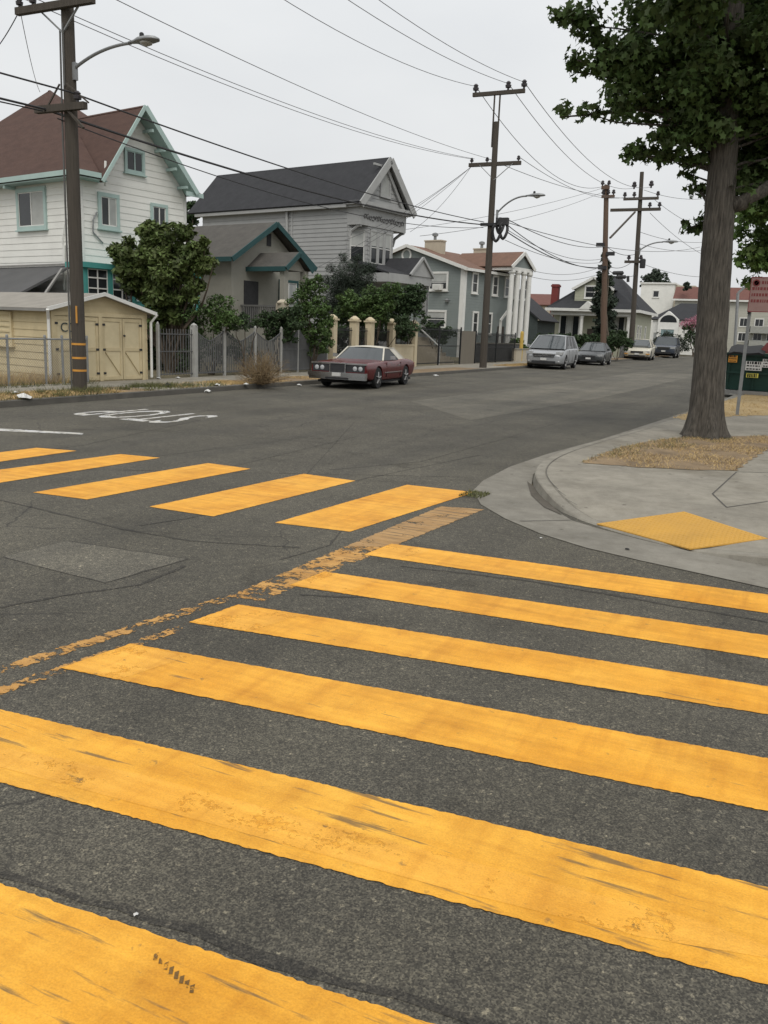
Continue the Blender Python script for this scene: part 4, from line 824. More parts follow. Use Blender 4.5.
for yy in np.linspace(yb1+.62, yb2-.62, 3): window(h3, (fx-.05, yy, 6.55), EY, .66, 1.75, H3T, hdiv=(.5,), trim=.10, sash=WTRIM, blind=(0, 1, .55, 1))
for s, yy in ((1, yr_-.1), (1, yl+.12)):
    b = MB(); b.tube([(fx-.85, yy, 6.9), (fx-.7, yy, 7.35), (fx-.25, yy, 7.62), (fx-.02, yy, 7.66)], .09, 6); b.build('bracket', H3T, h3)
b = MB(); b.tube([aty(287, 260, yl-.1), aty(287, 207, yl-.1)], .09, 8); b.lathe(aty(287, 207, yl-.1), [(.09, 0), (.17, .05), (.17, .14), (.06, .2)], 8); b.build('vent_pipe', H3T, h3)
b = MB(); b.box(-28.2, -28.1, yl-.05, yl-.015, .2, 8.6); b.build('downpipe', H3T, h3)
# porch
pf = -20.9; pz = 5.05; pya, pyb = atx(378, 262, pf).y+.9, atx(428, 277, pf).y
rf = MB(); rf.slab([(pf+.2, pya, pz), (fx-.5, pya, pz+.75), (fx-.5, pyb, pz+.75), (pf+.2, pyb, pz)], .1); rf.slab([(pf+.2, pya-.1, pz), (pf+.2, pya, pz), (fx-.5, pya, pz+.75), (fx-.5, pya-.1, pz+.75)], .1); po = rf.build('porch_roof', H3R, h3)
b = MB(); b.box(fx-.5, pf+.2, pya-.1, pyb+.1, pz-.5, pz-.02); b.build('entablature', H3T, po)
ga = (pya+pyb)/2+1.0; b = MB(); b.prism([(pf+.25, ga-1.1, pz-.02), (pf+.25, ga+1.1, pz-.02), (pf+.25, ga, pz+.95)], (-.15, 0, 0)); b.build('porch_gable', H3T, po); b = MB(); b.slab([(pf+.32, ga-1.22, pz-.02), (pf+.32, ga, pz+1.04), (fx-.4, ga, pz+1.04), (fx-.4, ga-1.22, pz-.02)], .06); b.slab([(pf+.32, ga+1.22, pz-.02), (fx-.4, ga+1.22, pz-.02), (fx-.4, ga, pz+1.04), (pf+.32, ga, pz+1.04)], .06); b.build('gable_roof', H3R, po)
b = MB(); fascia(b, [(pf+.30, ga-1.2, pz+.05), (pf+.30, ga, pz+1.08), (pf+.30, ga+1.2, pz+.05)], .14, .12); b.build('bargeboard', H3T, po)
for yy in (pya+.15, ga-.9, ga+.9, pyb-.1):
    b = MB(); b.box(pf-.15, pf+.1, yy-.12, yy+.12, .12, pz-.5); b.build('porch_column', H3T, h3)
b = MB(); b.box(fx-.4, fx-.3, pya, pyb, .12, pz-.5); b.build('porch_wall', H3W, h3)
window(h3, (fx-.3, ga, 3.3), EY, .9, 1.6, WTRIM, pane=GLASSL, trim=.12)
b = MB()
for k in range(7): b.box(pf+.2+k*.3, pf+.5+k*.3, ga-.8, ga+.8, .12, 1.6-k*.21)
b.build('steps', STUC, h3)
b = MB(); b.tube([(pf+.3, ga-.85, 2.5), (pf+2.3, ga-.85, 1.1)], .04, 6); b.tube([(pf+2.3, ga-.85, 1.1), (pf+2.3, ga-.85, .12)], .04, 6); b.build('handrail', WTRIM, h3); turn(h3, -11)

# ---- blue grey house with white columns
fx = -23.0; y4 = 61.9; frame((fx, y4), -12); y4b = atx(531, 272, -21.4).y-.1; h4 = thing('blue_house', (fx, y4, .12), 'blue grey two storey house with white columns and red brown roof', 'house')
ga = aty(409, 246, y4); xl = 2*ga.x-fx; zE = 6.75
w = MB(); lapwall(w, (xl, y4), (fx, y4), [(0, .12), (fx-xl, .12), (fx-xl, zE), ((fx-xl)/2, ga.z-.15), (0, zE)], .2, .013); lapwall(w, (fx, y4), (fx, y4b), [(0, .12), (y4b-y4, .12), (y4b-y4, zE), (0, zE)], .2, .013); w.build('wall', H4W, h4)
b = MB(); b.prism([(fx-.34, y4-.03, .12), (fx+.03, y4-.03, .12), (fx+.03, y4+.3, .12), (fx-.02, y4+.3, .12), (fx-.02, y4+.02, .12), (fx-.34, y4+.02, .12)], (0, 0, zE-.12)); b.build('corner_board', WTRIM, h4)
rf = MB(); ov = .3; e1 = V3(fx+.35, y4-ov, zE-.1); e2 = V3(fx+.35, y4b, zE-.1); r1 = V3(ga.x, y4-ov, ga.z+.08); r2 = V3(ga.x, y4b, ga.z+.08)
rf.slab([e1, e2, r2, r1], .1); rf.slab([V3(xl-.35, y4-ov, zE-.1), r1, r2, V3(xl-.35, y4b, zE-.1)], .1)
px_ = -21.4; pA, pB = atx(511, 270, px_).y, atx(531, 272, px_).y; pz = 7.15; pm = (pA+pB)/2; pap = V3(px_+.2, pm, 8.35)
rf.slab([V3(px_+.2, pA-.3, pz), pap, V3(-27, pm, 8.35), V3(-27, pA-.3, pz)], .1); rf.slab([V3(px_+.2, pB+.3, pz), V3(-27, pB+.3, pz), V3(-27, pm, 8.35), pap], .1); rf.build('roof', H4R, h4)
tr = MB(); fascia(tr, [V3(fx+.38, y4-ov-.03, zE-.05), V3(ga.x, y4-ov-.03, ga.z+.1), V3(xl-.38, y4-ov-.03, zE-.05)], .24, .06); fascia(tr, [e1+V3(.03, 0, .03), e2+V3(.03, 0, .03)], .2, .05); fascia(tr, [V3(px_+.24, pA-.3, pz), pap+V3(.04, 0, 0), V3(px_+.24, pB+.3, pz)], .26, .07); tr.build('fascia', WTRIM, h4)
b = MB(); b.prism([V3(px_+.05, pA, pz-.02), V3(px_+.05, pB, pz-.02), V3(px_+.05, pm, 8.15)], (-.1, 0, 0)); b.build('pediment', H4W, h4)
b = MB(); b.box(fx, px_+.12, pA-.15, pB+.15, pz-.30, pz-.03); b.build('entablature', WTRIM, h4)
for yy in np.linspace(pA+.2, pB-.2, 4):
    b = MB(); b.lathe((px_, yy, .3), [(.30, 0), (.30, .15), (.21, .2), (.21, 3), (.18, 6.25), (.27, 6.4), (.27, 6.54)], 12); b.build('column', WTRIM, h4)
b = MB(); b.box(fx, px_+.5, pA-.3, pB+.3, .12, .3); b.build('portico_step', CONC, h4)
win = pxwin(h4, 'y', y4, 0, 429, 272, 448, 291, WTRIM, EX, trim=.13, hdiv=(.45,), blind=(0, 1, .5, 1))
p = aty(438, 287, y4-.2); b = MB(); b.box(p.x-.38, p.x+.38, y4-.42, y4-.06, p.z-.22, p.z+.22)
for k in range(5): b.box(p.x-.3, p.x+.3, y4-.435, y4-.42, p.z-.16+k*.07, p.z-.13+k*.07)
ac_ = b; acx = Vector((fx, y4, 0))
for k_, v_ in enumerate(ac_.v): ac_.v[k_] = tuple(acx+Matrix.Rotation(R(-12), 3, 'Z')@(Vector(v_)-acx))
tag(b.build('air_conditioner', WTRIM), 'white window air conditioner in the upper window of the blue grey house', 'air conditioner')
pxwin(h4, 'y', y4, 0, 427, 310, 446, 329, WTRIM, EX, trim=.13, hdiv=(.5,), blind=(0, 1, .62, 1))
p = aty(407, 255, y4); b = MB(); b.lathe((p.x, y4-.08, p.z), [(.48, .07), (.48, 0), (.34, 0), (.34, .07)], 20, 'y', caps=False); vo_ = b.build('round_vent', WTRIM, h4); b = MB(); b.lathe((p.x, y4-.05, p.z), [(.33, 0), (.33, .03)], 16, 'y'); b.build('louvre', H4W, vo_)
for px, tall in ((474.5, 1), (495, 1), (507, 1)):
    yy = atx(px, 285, fx).y; window(h4, (fx, yy, 5.7), EY, .65, 1.35, WTRIM, hdiv=(.5,), trim=.11)
for px in (475, 489): window(h4, (fx, atx(px, 320, fx).y, 2.75), EY, .6, 1.5, WTRIM, hdiv=(.5,), trim=.11)
for px in (516, 524): window(h4, (fx, atx(px, 290, fx).y, 5.7), EY, .7, 1.5, WTRIM, hdiv=(.5,), trim=.11)
dy = atx(501, 320, fx).y; d = MB(); d.box(fx, fx+.06, dy-.5, dy+.5, .3, 2.6); do = d.build('door', mat('dark_door', (.07, .055, .045), .6), h4); d = MB(); d.lathe((fx+.07, dy-.38, 1.4), [(.04, 0), (.05, .05)], 8, 'x'); d.build('door_knob', CHROME, do)
d = MB(); fascia(d, [(fx+.7, dy-1.3, 3.1), (fx+.7, dy, 4.1), (fx+.7, dy+1.3, 3.1)], .2, .1); d.bar((fx+.65, dy-1.15, .3), (fx+.65, dy-1.15, 3.1), .15, .15); d.bar((fx+.65, dy+1.15, .3), (fx+.65, dy+1.15, 3.1), .15, .15); d.build('door_hood', WTRIM, h4)
for (pa_, pb_, yy) in (((427, 242), (442, 262), y4+2.6), ((475.5, 250), (487, 262), y4+7.5)):
    a, c = aty(*pa_, yy), aty(*pb_, yy); b = MB(); b.box(a.x, c.x, yy-.3, yy+.4, 6.8, a.z); b.box(a.x-.05, c.x+.05, yy-.35, yy+.45, a.z, a.z+.1); co = b.build('chimney', STUC, h4)
    b = MB(); b.lathe(((a.x+c.x)/2, yy, a.z+.1), [(.12, 0), (.12, .3), (.24, .34), (.24, .52), (.05, .6)], 10); b.build('chimney_cowl', METAL, co)
b = MB(); b.lathe(aty(447, 300, y4-.1), [(.14, -.14), (.18, 0), (.05, .12)], 10); b.build('lamp', METAL, h4); turn(h4, -12)

# ---- dark house peeping out beyond the columns
yy = 84; a = aty(531, 292, yy); c = aty(546, 312, yy); h5 = thing('dark_house', (a.x, yy, .12), 'sliver of a dark green house beyond the white columns', 'house')
b = MB(); lapwall(b, (a.x-6, yy), (a.x+.9, yy), [(0, .12), (6.9, .12), (6.9, 3.6), (3.0, 6.6), (0, 3.6)], .25, .015); b.box(a.x-5.9, a.x+.85, yy+.02, yy+7, .12, 3.5); b.build('wall', H5W, h5)
b = MB(); b.slab([(a.x-3, yy-.3, 6.75), (a.x+1.3, yy-.3, 3.5), (a.x+1.3, yy+7, 3.5), (a.x-3, yy+7, 6.75)], .12); b.slab([(a.x-3, yy-.3, 6.75), (a.x-3, yy+7, 6.75), (a.x-7, yy+7, 3.5), (a.x-7, yy-.3, 3.5)], .12); b.build('roof', H3R, h5)
yy = 108; a = aty(541, 292, yy); c = aty(552, 305, yy); ho = thing('red_roof_house', (a.x, yy, .12), 'distant low house with dull red roof left of the red chimney', 'house')
b = MB(); b.box(a.x-5, c.x, yy, yy+6, .12, c.z); b.build('wall', STUC, ho); b = MB(); b.slab([(a.x-5, yy-.3, c.z), (c.x+.3, yy-.3, c.z), (c.x-.4, yy+3, a.z-.1), (a.x-5, yy+3, a.z-.1)], .12); b.slab([(a.x-5, yy+6.3, c.z), (a.x-5, yy+3, a.z-.1), (c.x-.4, yy+3, a.z-.1), (c.x+.3, yy+6.3, c.z)], .12); b.build('roof', RUST, ho)

# ---- pale green bungalow with dormer
Y6 = 95.0; q = lambda px, py, dy=0: aty(px, py, Y6+dy)
L6, R6 = q(549, 330).x, q(633, 330).x; zb = .14; zE = q(592, 309).z; D6 = 12.0
h6 = thing('green_bungalow', (L6, Y6, .12), 'pale green bungalow with front dormer and dark roof behind the parked cars', 'house')
w = MB(); lapwall(w, (L6, Y6+1.6), (R6, Y6+1.6), [(0, .12), (R6-L6, .12), (R6-L6, zE), (0, zE)], .3, .02); lapwall(w, (R6, Y6), (R6, Y6+D6), [(0, .12), (D6, .12), (D6, zE), (0, zE)], .3, .02); w.box(L6+.1, R6-.1, Y6+1.7, Y6+D6, .12, zE-.1); w.build('wall', H6W, h6)
rz = q(600, 275, 5).z; rf = MB(); a = (L6-.5, Y6-.5, zE); b_ = (R6+.6, Y6-.5, zE); c = (R6+.6, Y6+D6+.5, zE); d = (L6-.5, Y6+D6+.5, zE); t1 = V3((L6+R6)/2-.4, Y6+D6*.42, rz); t2_ = V3((L6+R6)/2+1.4, Y6+D6*.55, rz)
rf.slab([a, b_, t2_, t1], .14); rf.slab([b_, c, t2_], .14); rf.slab([c, d, t1, t2_], .14); rf.slab([d, a, t1], .14); rf.build('roof', H3R, h6)
b = MB(); b.box(L6-.5, R6+.6, Y6-.55, Y6-.45, zE-.28, zE+.02); b.box(R6+.55, R6+.65, Y6-.5, Y6+D6+.5, zE-.28, zE+.02); b.box(L6, R6, Y6, Y6+.3, zE-.7, zE-.28); b.build('fascia', WTRIM, h6)
for px in (550, 581, 628): b = MB(); xx = q(px, 325).x; b.lathe((xx, Y6+.15, .7), [(.26, 0), (.26, .2), (.2, .25), (.17, zE-1.7), (.25, zE-1.45)], 10); b.build('porch_column', WTRIM, h6)
b = MB(); b.box(L6, R6, Y6-.1, Y6+1.6, .12, .7); b.box(L6, L6+(R6-L6)*.38, Y6-.05, Y6+.1, .7, 1.5); b.box(L6+(R6-L6)*.55, R6, Y6-.05, Y6+.1, .7, 1.5); b.build('porch_base', H6W, h6)
for px0, px1 in ((556, 577), (603, 623)): xx0, xx1 = q(px0, 320).x, q(px1, 320).x; window(h6, ((xx0+xx1)/2, Y6+1.6, 3.1), EX, (xx1-xx0)*.9, 2.5, WTRIM, vdiv=(.33, .67), trim=.12, blind=(.36, .64, 0, 1), sill=False)
d = MB(); xx = q(590, 320).x; d.box(xx-.55, xx+.55, Y6+1.52, Y6+1.6, .7, 3.0); d.build('door', mat('dark_door', (.07, .055, .045)), h6)
gA, gB, gC = q(578.5, 309, -.6), q(597, 309, -.6), q(587.5, 301, -.6); b = MB(); b.prism([gA, gB, gC], (0, 2, 0)); b.build('porch_gable', WTRIM, h6)
dL, dR = q(574.5, 300, 1).x, q(611, 300, 1).x; dz0, dz1, dzt = q(575, 302, 1).z, q(574, 288, 1).z, q(593, 278, 1).z; dm = (dL+dR)/2
w = MB(); lapwall(w, (dL, Y6+1), (dR, Y6+1), [(0, dz0-.6), (dR-dL, dz0-.6), (dR-dL, dz1), ((dR-dL)/2, dzt), (0, dz1)], .3, .02); w.box(dL+.02, dR-.02, Y6+1.05, Y6+6, dz0-.5, dz1-.05); do = w.build('dormer', H6W, h6)
rf = MB(); rf.slab([(dL-.3, Y6+.7, dz1-.1), (dm, Y6+.7, dzt+.1), (dm, Y6+6, dzt+.1), (dL-.3, Y6+6, dz1-.1)], .1); rf.slab([(dR+.3, Y6+.7, dz1-.1), (dR+.3, Y6+6, dz1-.1), (dm, Y6+6, dzt+.1), (dm, Y6+.7, dzt+.1)], .1); rf.build('dormer_roof', H3R, do)
tr = MB(); fascia(tr, [(dL-.3, Y6+.66, dz1-.05), (dm, Y6+.66, dzt+.15), (dR+.3, Y6+.66, dz1-.05)], .26, .07); tr.build('dormer_fascia', WTRIM, do)
window(h6, (q(590, 292, 1).x, Y6+1, q(590, 292).z+.05), EX, .95, 1.15, WTRIM, hdiv=(.5,), trim=.12)
for dyy in (2.8, 4.6, 8.0): window(h6, (R6, Y6+dyy, 2.7), EY, .7, 1.5, WTRIM, hdiv=(.5,), trim=.1)
a = q(552, 284, 3); b = MB(); b.box(a.x, q(558.5, 284, 3).x, Y6+3, Y6+3.9, 3.5, a.z); b.box(a.x-.08, q(558.5, 284, 3).x+.08, Y6+2.92, Y6+3.98, a.z-.3, a.z-.1); b.build('chimney', RBRICK, h6, )
b = MB(); b.tube([q(628, 282, 5), q(628, 276, 5)], .16, 8); b.build('vent_pipe', DARKM, h6)

# ---- far row beyond the far cross street
Y7 = 141.0; q7 = lambda px, py, dy=0: aty(px, py, Y7+dy)
h7 = thing('white_cottage', (q7(670, 345).x, Y7, .12), 'small white cottage with arched gable window and dark roof', 'house')
xa, xb = q7(652, 330).x, q7(697, 330).x; zE = q7(655, 319).z
b = MB(); lapwall(b, (xa, Y7), (xb, Y7), [(0, .12), (xb-xa, .12), (xb-xa, zE), (0, zE)], .3, .02); b.box(xa+.02, xb-.02, Y7+.05, Y7+9, .12, zE-.05); b.build('wall', WTRIM, h7)
rz = q7(690, 303, 3).z; b = MB(); b.slab([(xa-.5, Y7-.4, zE), (xb+1, Y7-.4, zE), (xb-.5, Y7+4.5, rz), (xa+3.4, Y7+4.5, rz)], .14); b.slab([(xa-.5, Y7-.4, zE), (xa+3.4, Y7+4.5, rz), (xa-.5, Y7+9, zE)], .14); b.slab([(xb+1, Y7-.4, zE), (xb+1, Y7+9, zE), (xb-.5, Y7+4.5, rz)], .14); b.build('roof', H3R, h7)
ga, gb, gc = q7(658.5, 319, -1), q7(679, 319, -1), q7(668.5, 311, -1); b = MB(); b.prism([(ga.x, Y7-1, .12), (gb.x, Y7-1, .12), (gb.x, Y7-1, ga.z), (gc.x, Y7-1, gc.z), (ga.x, Y7-1, ga.z)], (0, 2.5, 0)); b.build('gable', WTRIM, h7)
window(h7, ((ga.x+gb.x)/2, Y7-1, 2.6), EX, 2.0, 2.5, WTRIM, pane=mat('pale_blue_pane', (.22, .30, .31), .25), vdiv=(.45,), trim=.1)
b = MB(); gm = (ga.x+gb.x)/2; b.quad(*[(gm+1.25*math.cos(a_), Y7-1.02, ga.z-.45+1.1*math.sin(a_)) for a_ in np.linspace(0, math.pi, 12)]); b.build('arched_window', GLASS, h7)
window(h7, (q7(655, 328).x+.1, Y7, 2.5), EX, .5, 1.6, WTRIM, pane=GLASSL, trim=.1)
h8 = thing('white_block', (q7(658, 345, 14).x, Y7+14, .12), 'tall plain white flat roofed house standing behind the cottage', 'house')
xa, xb = q7(641, 290, 14).x, q7(674, 290, 14).x; zt = q7(658, 284, 14).z; b = MB(); b.box(xa, xb, Y7+14, Y7+24, .12, zt); b.build('wall', H1W, h8); b = MB(); b.box(xa-.2, xb+.2, Y7+13.8, Y7+24.2, zt, zt+.25); b.build('parapet', WTRIM, h8); window(h8, (q7(656, 294, 14).x, Y7+14, q7(656, 294, 14).z), EX, .9, 1.0, WTRIM, trim=.12)
b = MB(); b.box(xb, xb+3.2, Y7+15.5, Y7+24, .12, zt-.1); b.build('annex', STUC, h8)
h9 = thing('apartment_building', (q7(730, 345, 10).x, Y7+10, .12), 'long cream apartment block with red tiled roof band and balconies behind the big trunk', 'building')
xa, xb = q7(673, 320, 10).x, q7(830, 320, 10).x; zR0, zR1 = q7(690, 299, 10).z, q7(690, 288, 10).z; ya9 = Y7+10
b = MB(); lapwall(b, (xa, ya9), (xb, ya9), [(0, .12), (xb-xa, .12), (xb-xa, zR0), (0, zR0)], .4, .02); b.box(xa, xb, ya9+.05, ya9+12, .12, zR0); b.build('wall', APTW, h9)
b = MB(); b.slab([(xa-.3, ya9-.6, zR0), (xb, ya9-.6, zR0), (xb, ya9+2.2, zR1+.3), (xa-.3, ya9+2.2, zR1+.3)], .15); b.build('roof', RUST, h9)
b = MB(); b.box(xa-.3, xb, ya9-.62, ya9-.5, zR0-.3, zR0-.03); b.build('fascia', WTRIM, h9)
bx_ = q7(751, 320, 9).x
for zc in (4.95, 2.75):
    b = MB(); b.box(bx_, xb, ya9-1.7, ya9-1.6, zc-.95, zc-.05); b.box(bx_, xb, ya9-1.7, ya9-.02, zc-1.1, zc-.95); b.box(bx_, bx_+.1, ya9-1.7, ya9, zc-.95, zc-.05); b.build('balcony', mat('grey_boards', (.33, .335, .31), .85), h9)
    for k in range(4): window(h9, (bx_+1.2+k*2.0, ya9, zc+.55), EX, 1.2, 1.1, WTRIM, vdiv=(.5,), trim=.1, sill=False)
for zc in (5.5, 3.2):
    for px in (744, 682, 692): window(h9, (q7(px, 320, 10).x, ya9, zc), EX, 1.15, 1.25, WTRIM, vdiv=(.5,), trim=.12, sill=False)
# plants and small fences at the far end
shrub('hedge', pxblobs([(x, 342, 6.5) for x in range(538, 606, 6)]+[(x, 338, 4) for x in range(540, 604, 6)], 80), 6500, .14, LEAFD, 'long dark clipped hedge behind the silver van and the black sedan', 'hedge', stems=False)
cy = [(605, y_, r) for y_, r in ((256, 3), (262, 4), (270, 5.5), (280, 7), (290, 8.5), (300, 9.5), (310, 10), (320, 10), (330, 10), (340, 9.5))]
shrub('cypress', pxblobs(cy, 86), 11000, .16, LEAFN, 'tall narrow dark cypress standing behind the reddish pole', 'tree', stems=True, crown='crown', base=V3(*aty(605, 345, 82)[:2], .12), sr=.08)
shrub('shrub', pxblobs([(617, 338, 8), (626, 344, 6), (610, 345, 7), (622, 335, 4)], 79), 2600, .12, LEAFD, 'dark ragged shrub left of the cream sedan roof', 'shrub')
shrub('rounded_bush', pxblobs([(666, 341, 9), (675, 345, 9), (661, 339, 6), (682, 349, 6), (658, 346, 7), (670, 347, 9)], 134), 4200, .14, mat('deep_leaf', (.022, .032, .018), .8, (.014, .02, .012), 1.5, .7, island=.4), 'rounded dark bush by the white cottage, sloping to the right', 'bush', stems=False)
my = shrub('crape_myrtle', pxblobs([(690, 328, 6), (695, 331, 7), (698, 338, 6), (688, 335, 5), (694, 342, 5)], 126), 2600, .12, LEAFD, 'small street tree with pink blossom beside the big trunk', 'tree', base=V3(*aty(694, 350, 126)[:2], .12), crown='crown', sr=.07)
foliage('blossom', pxblobs([(689, 323, 5.5), (696, 321, 6), (684, 325, 4.5), (701, 324, 5), (692, 327, 4.5)], 125.7), 1700, .09, PINKF, my, shell=.5)
shrub('far_tree', pxblobs([(655, 278, 6), (648, 281, 6), (662, 281, 6), (656, 285, 8), (644, 285, 4), (656, 272, 3)], 160), 2600, .26, LEAFN, 'dark tree top above the tall white house', 'tree', base=V3(*aty(656, 340, 160)[:2], .12), crown='crown', sr=.2)
shrub('far_tree', pxblobs([(687, 287, 3), (687, 284, 2)], 150), 500, .22, LEAFN, 'tiny dark tree top above the red roof band', 'tree', stems=False, base=V3(*aty(687, 340, 150)[:2], .12), crown='crown', sr=.12)
shrub('far_tree', pxblobs([(190, 205, 5), (193, 215, 6), (189, 220, 6)], 60), 1800, .14, LEAFD, 'dark tree between the white house and the charcoal roof', 'tree', base=V3(*aty(190, 320, 60)[:2], .12), crown='crown', sr=.12)
def board_fence(name, a, c, z1, m, label, bw=.14):
    a = Vector(a); c = Vector(c); t = thing(name, (a+c)/2, label, 'fence'); d = (c-a).normalized(); L_ = (c-a).length; b = MB(); n = int(L_/bw)
    for i in range(n): b.bar(a+d*(i+.5)*bw+V3(0, 0, .1), a+d*(i+.5)*bw+V3(0, 0, z1+random.uniform(-.01, .01)), bw*.94, .025, up=(d.y, -d.x, 0))
    b.build('boards', m, t); s = V3(-d.y, d.x, 0)*.04
    for z in (.35, z1-.2): b = MB(); b.bar(a+s+V3(0, 0, z), c+s+V3(0, 0, z), .05, .08); b.build('rail', m, t)
    return t
p = [aty(620, 345, 90), aty(650, 345, 90)]; board_fence('board_fence', (p[0].x, 90, 0), (p[1].x, 90, 0), 1.45, mat('grey_fence', (.16, .165, .165), .9), 'low grey board fence behind the cream sedan', .2)
b = MB(); p = aty(521, 350, 60); t = thing('bollard', (p.x, 60, .12), 'yellow bollard near the silver van', 'bollard'); b.lathe((p.x, 60, .1), [(.13, 0), (.13, 2.0), (.10, 2.1), (.03, 2.14)], 12); b.build('post', BOLL, t); b = MB(); b.lathe((p.x, 60, .1), [(.24, 0), (.24, .04)], 10); b.build('base_plate', METAL, t)
t = thing('retaining_wall', (-17.0, 60, .12), 'low pale retaining wall beside the silver van', 'wall'); b = MB(); b.box(-17.9, -17.6, 58.5, 68, .12, .95); b.build('masonry', STUC, t); b = MB(); b.box(-17.94, -17.56, 58.45, 68, .95, 1.03); b.build('coping', CONC, t)

# ------------------------------------------------------------------ fences on the left
FXX = -17.75
# chain link, left of the garage
t = thing('chain_link_fence', (FXX, 13, .13), 'grey chain link fence at the left edge in front of the garage', 'fence')
ya, yb = 8.0, atx(63, 370, FXX).y; zt = 1.30
def frange(a, b, s): return np.arange(a, b, s)
for yy in [atx(px, 370, FXX).y for px in (-40, 8.5, 46, 63)]+[yb+.9]: b = MB(); b.tube([(FXX, yy, .1), (FXX, yy, zt+.06)], .032, 8); b.lathe((FXX, yy, zt+.05), [(.04, 0), (.03, .05), (.008, .06)], 8); b.build('post', GALV, t)
b = MB(); b.tube([(FXX, ya, zt), (FXX, yb+.9, zt)], .022, 8); b.build('rail', GALV, t)
b = MB(); s = .075; H_ = zt-.16
for y_ in frange(ya-H_, yb+.9, s):
    for d in (1, -1):
        a0, a1 = y_, y_+H_; z0, z1 = (.16, zt) if d == 1 else (zt, .16)
        lo, hi = max(a0, ya), min(a1, yb+.9)
        if hi-lo < .02: continue
        f0, f1 = (lo-a0)/H_, (hi-a0)/H_; b.bar((FXX+.01*d, lo, z0+(z1-z0)*f0), (FXX+.01*d, hi, z0+(z1-z0)*f1), .004, .004)
b.build('wire_mesh', GALV, t)
# pale iron fence with scalloped panels
posts = [atx(px, 350, FXX).y for px in (158, 194, 224.5, 255, 281)]
t = thing('iron_fence', (FXX, posts[0], .13), 'pale grey iron picket fence with dipped panel tops behind the dry bush', 'fence')
for k, yy in enumerate(posts): b = MB(); wd = .09 if k == 1 else .04; b.box(FXX-wd, FXX+wd, yy-wd, yy+wd, .12, 1.78); b.lathe((FXX, yy, 1.78), [(wd*1.4, 0), (wd*1.4, .03), (.01, .09)], 4); b.build('post', IRONP, t)
for k, (a, c) in enumerate(zip(posts[:-1], posts[1:])):
    b = MB(); n = int((c-a)/(.13 if k == 0 else .10)); sp = (c-a)/n
    for i in range(1, n):
        u = i/n; top = (1.66 if k == 0 else 1.30+.36*abs(2*u-1)**1.3); b.box(FXX-.01, FXX+.01, a+i*sp-(.009 if k == 0 else .022), a+i*sp+(.009 if k == 0 else .022), .22, top)
    b.box(FXX-.018, FXX+.018, a, c, .24, .28)
    for i in range(10):
        u0, u1 = i/10, (i+1)/10; z0, z1 = ((1.5, 1.5) if k == 0 else (1.30+.36*abs(2*u0-1)**1.3, 1.30+.36*abs(2*u1-1)**1.3)); b.bar((FXX, a+(c-a)*u0, z0), (FXX, a+(c-a)*u1, z1), .03, .03)
    if k == 0: b.box(FXX-.015, FXX+.015, a, c, .95, .98)
    b.build('picket_panel', IRONL, t)
a, c = posts[-1]+.06, atx(327, 350, FXX).y
t = thing('iron_gate', (FXX, a, .13), 'pale grey driveway gate with zigzag top left of the cream pillars', 'gate')
for k in range(3):
    a0, a1 = a+(c-a)*k/3, a+(c-a)*(k+1)/3; b = MB(); n = int((a1-a0)/.085)
    for i in range(n): u = i/n; top = 1.40+.40*abs(2*u-1); b.box(FXX-.012, FXX+.012, a0+(a1-a0)*u, a0+(a1-a0)*u+.066, .2, top)
    b.box(FXX-.02, FXX+.02, a0, a1, .22, .28); b.box(FXX+.01, FXX+.025, a0, a1, 1.0, 1.05); b.build('picket_panel', IRONL, t)
    b = MB(); b.box(FXX-.03, FXX+.03, a1-.03, a1+.03, .12, 1.85); b.build('post', IRONP, t)
# cream pillars with low wall and iron panels
ys = [atx(px, 340, FXX).y for px in (332, 354, 369.5, 391, 413.5)]
PLAB = ['narrow cream pillar half hidden by the leafy shrub at the gate end', 'cream capped pillar directly above the red car windshield', 'cream capped pillar in the middle of its row, above the car roof', 'cream capped pillar at the left end of the low cream wall', 'cream capped pillar at the right end of the low cream wall']
for yy, lab in zip(ys, PLAB):
    t = thing('gate_pillar', (FXX, yy, .13), lab, 'pillar', 'cream pillars along the footway'); b = MB(); b.box(FXX-.16, FXX+.16, yy-.16, yy+.16, .12, 2.22); b.build('shaft', PILL, t); b = MB(); b.box(FXX-.22, FXX+.22, yy-.22, yy+.22, 2.22, 2.29); b.lathe((FXX, yy, 2.29), [(.25, 0), (.25, .05), (.06, .17)], 4); b.build('cap', PILL, t)
t = thing('garden_wall', (FXX, ys[3], .13), 'low cream wall between the last two cream pillars behind the car', 'wall'); b = MB(); b.box(FXX-.12, FXX+.12, ys[3]+.22, ys[4]-.22, .12, 1.18); b.build('masonry', PILL, t); b = MB(); b.box(FXX-.16, FXX+.16, ys[3]+.22, ys[4]-.22, 1.18, 1.25); b.build('coping', PILL, t)
def iron_panel(name, a, c, z0, z1, label, m=IRONB, sp=.12, cat='fence', group=None, x=FXX, post=None, mid=True):
    t = thing(name, (x, a, .13), label, cat, group); b = MB()
    for yy in frange(a+.06, c-.02, sp): b.box(x-.011, x+.011, yy-.011, yy+.011, z0, z1)
    b.build('pickets', m, t)
    for z in (z0+.06, z1-.12)+(((z0+z1)/2,) if mid else ()): b = MB(); b.box(x-.02, x+.02, a, c, z-.02, z+.02); b.build('rail', m, t)
    for yy in post or (): b = MB(); b.box(x-.035, x+.035, yy-.035, yy+.035, .12, z1+.1); b.build('post', m, t)
    return t
iron_panel('iron_fence', ys[0]+.22, ys[1]-.22, .2, 1.95, 'black iron panel left of the pillar above the car windshield'); iron_panel('iron_gate', ys[1]+.22, ys[2]-.22, .2, 1.95, 'narrow black iron gate between two close cream pillars', cat='gate')
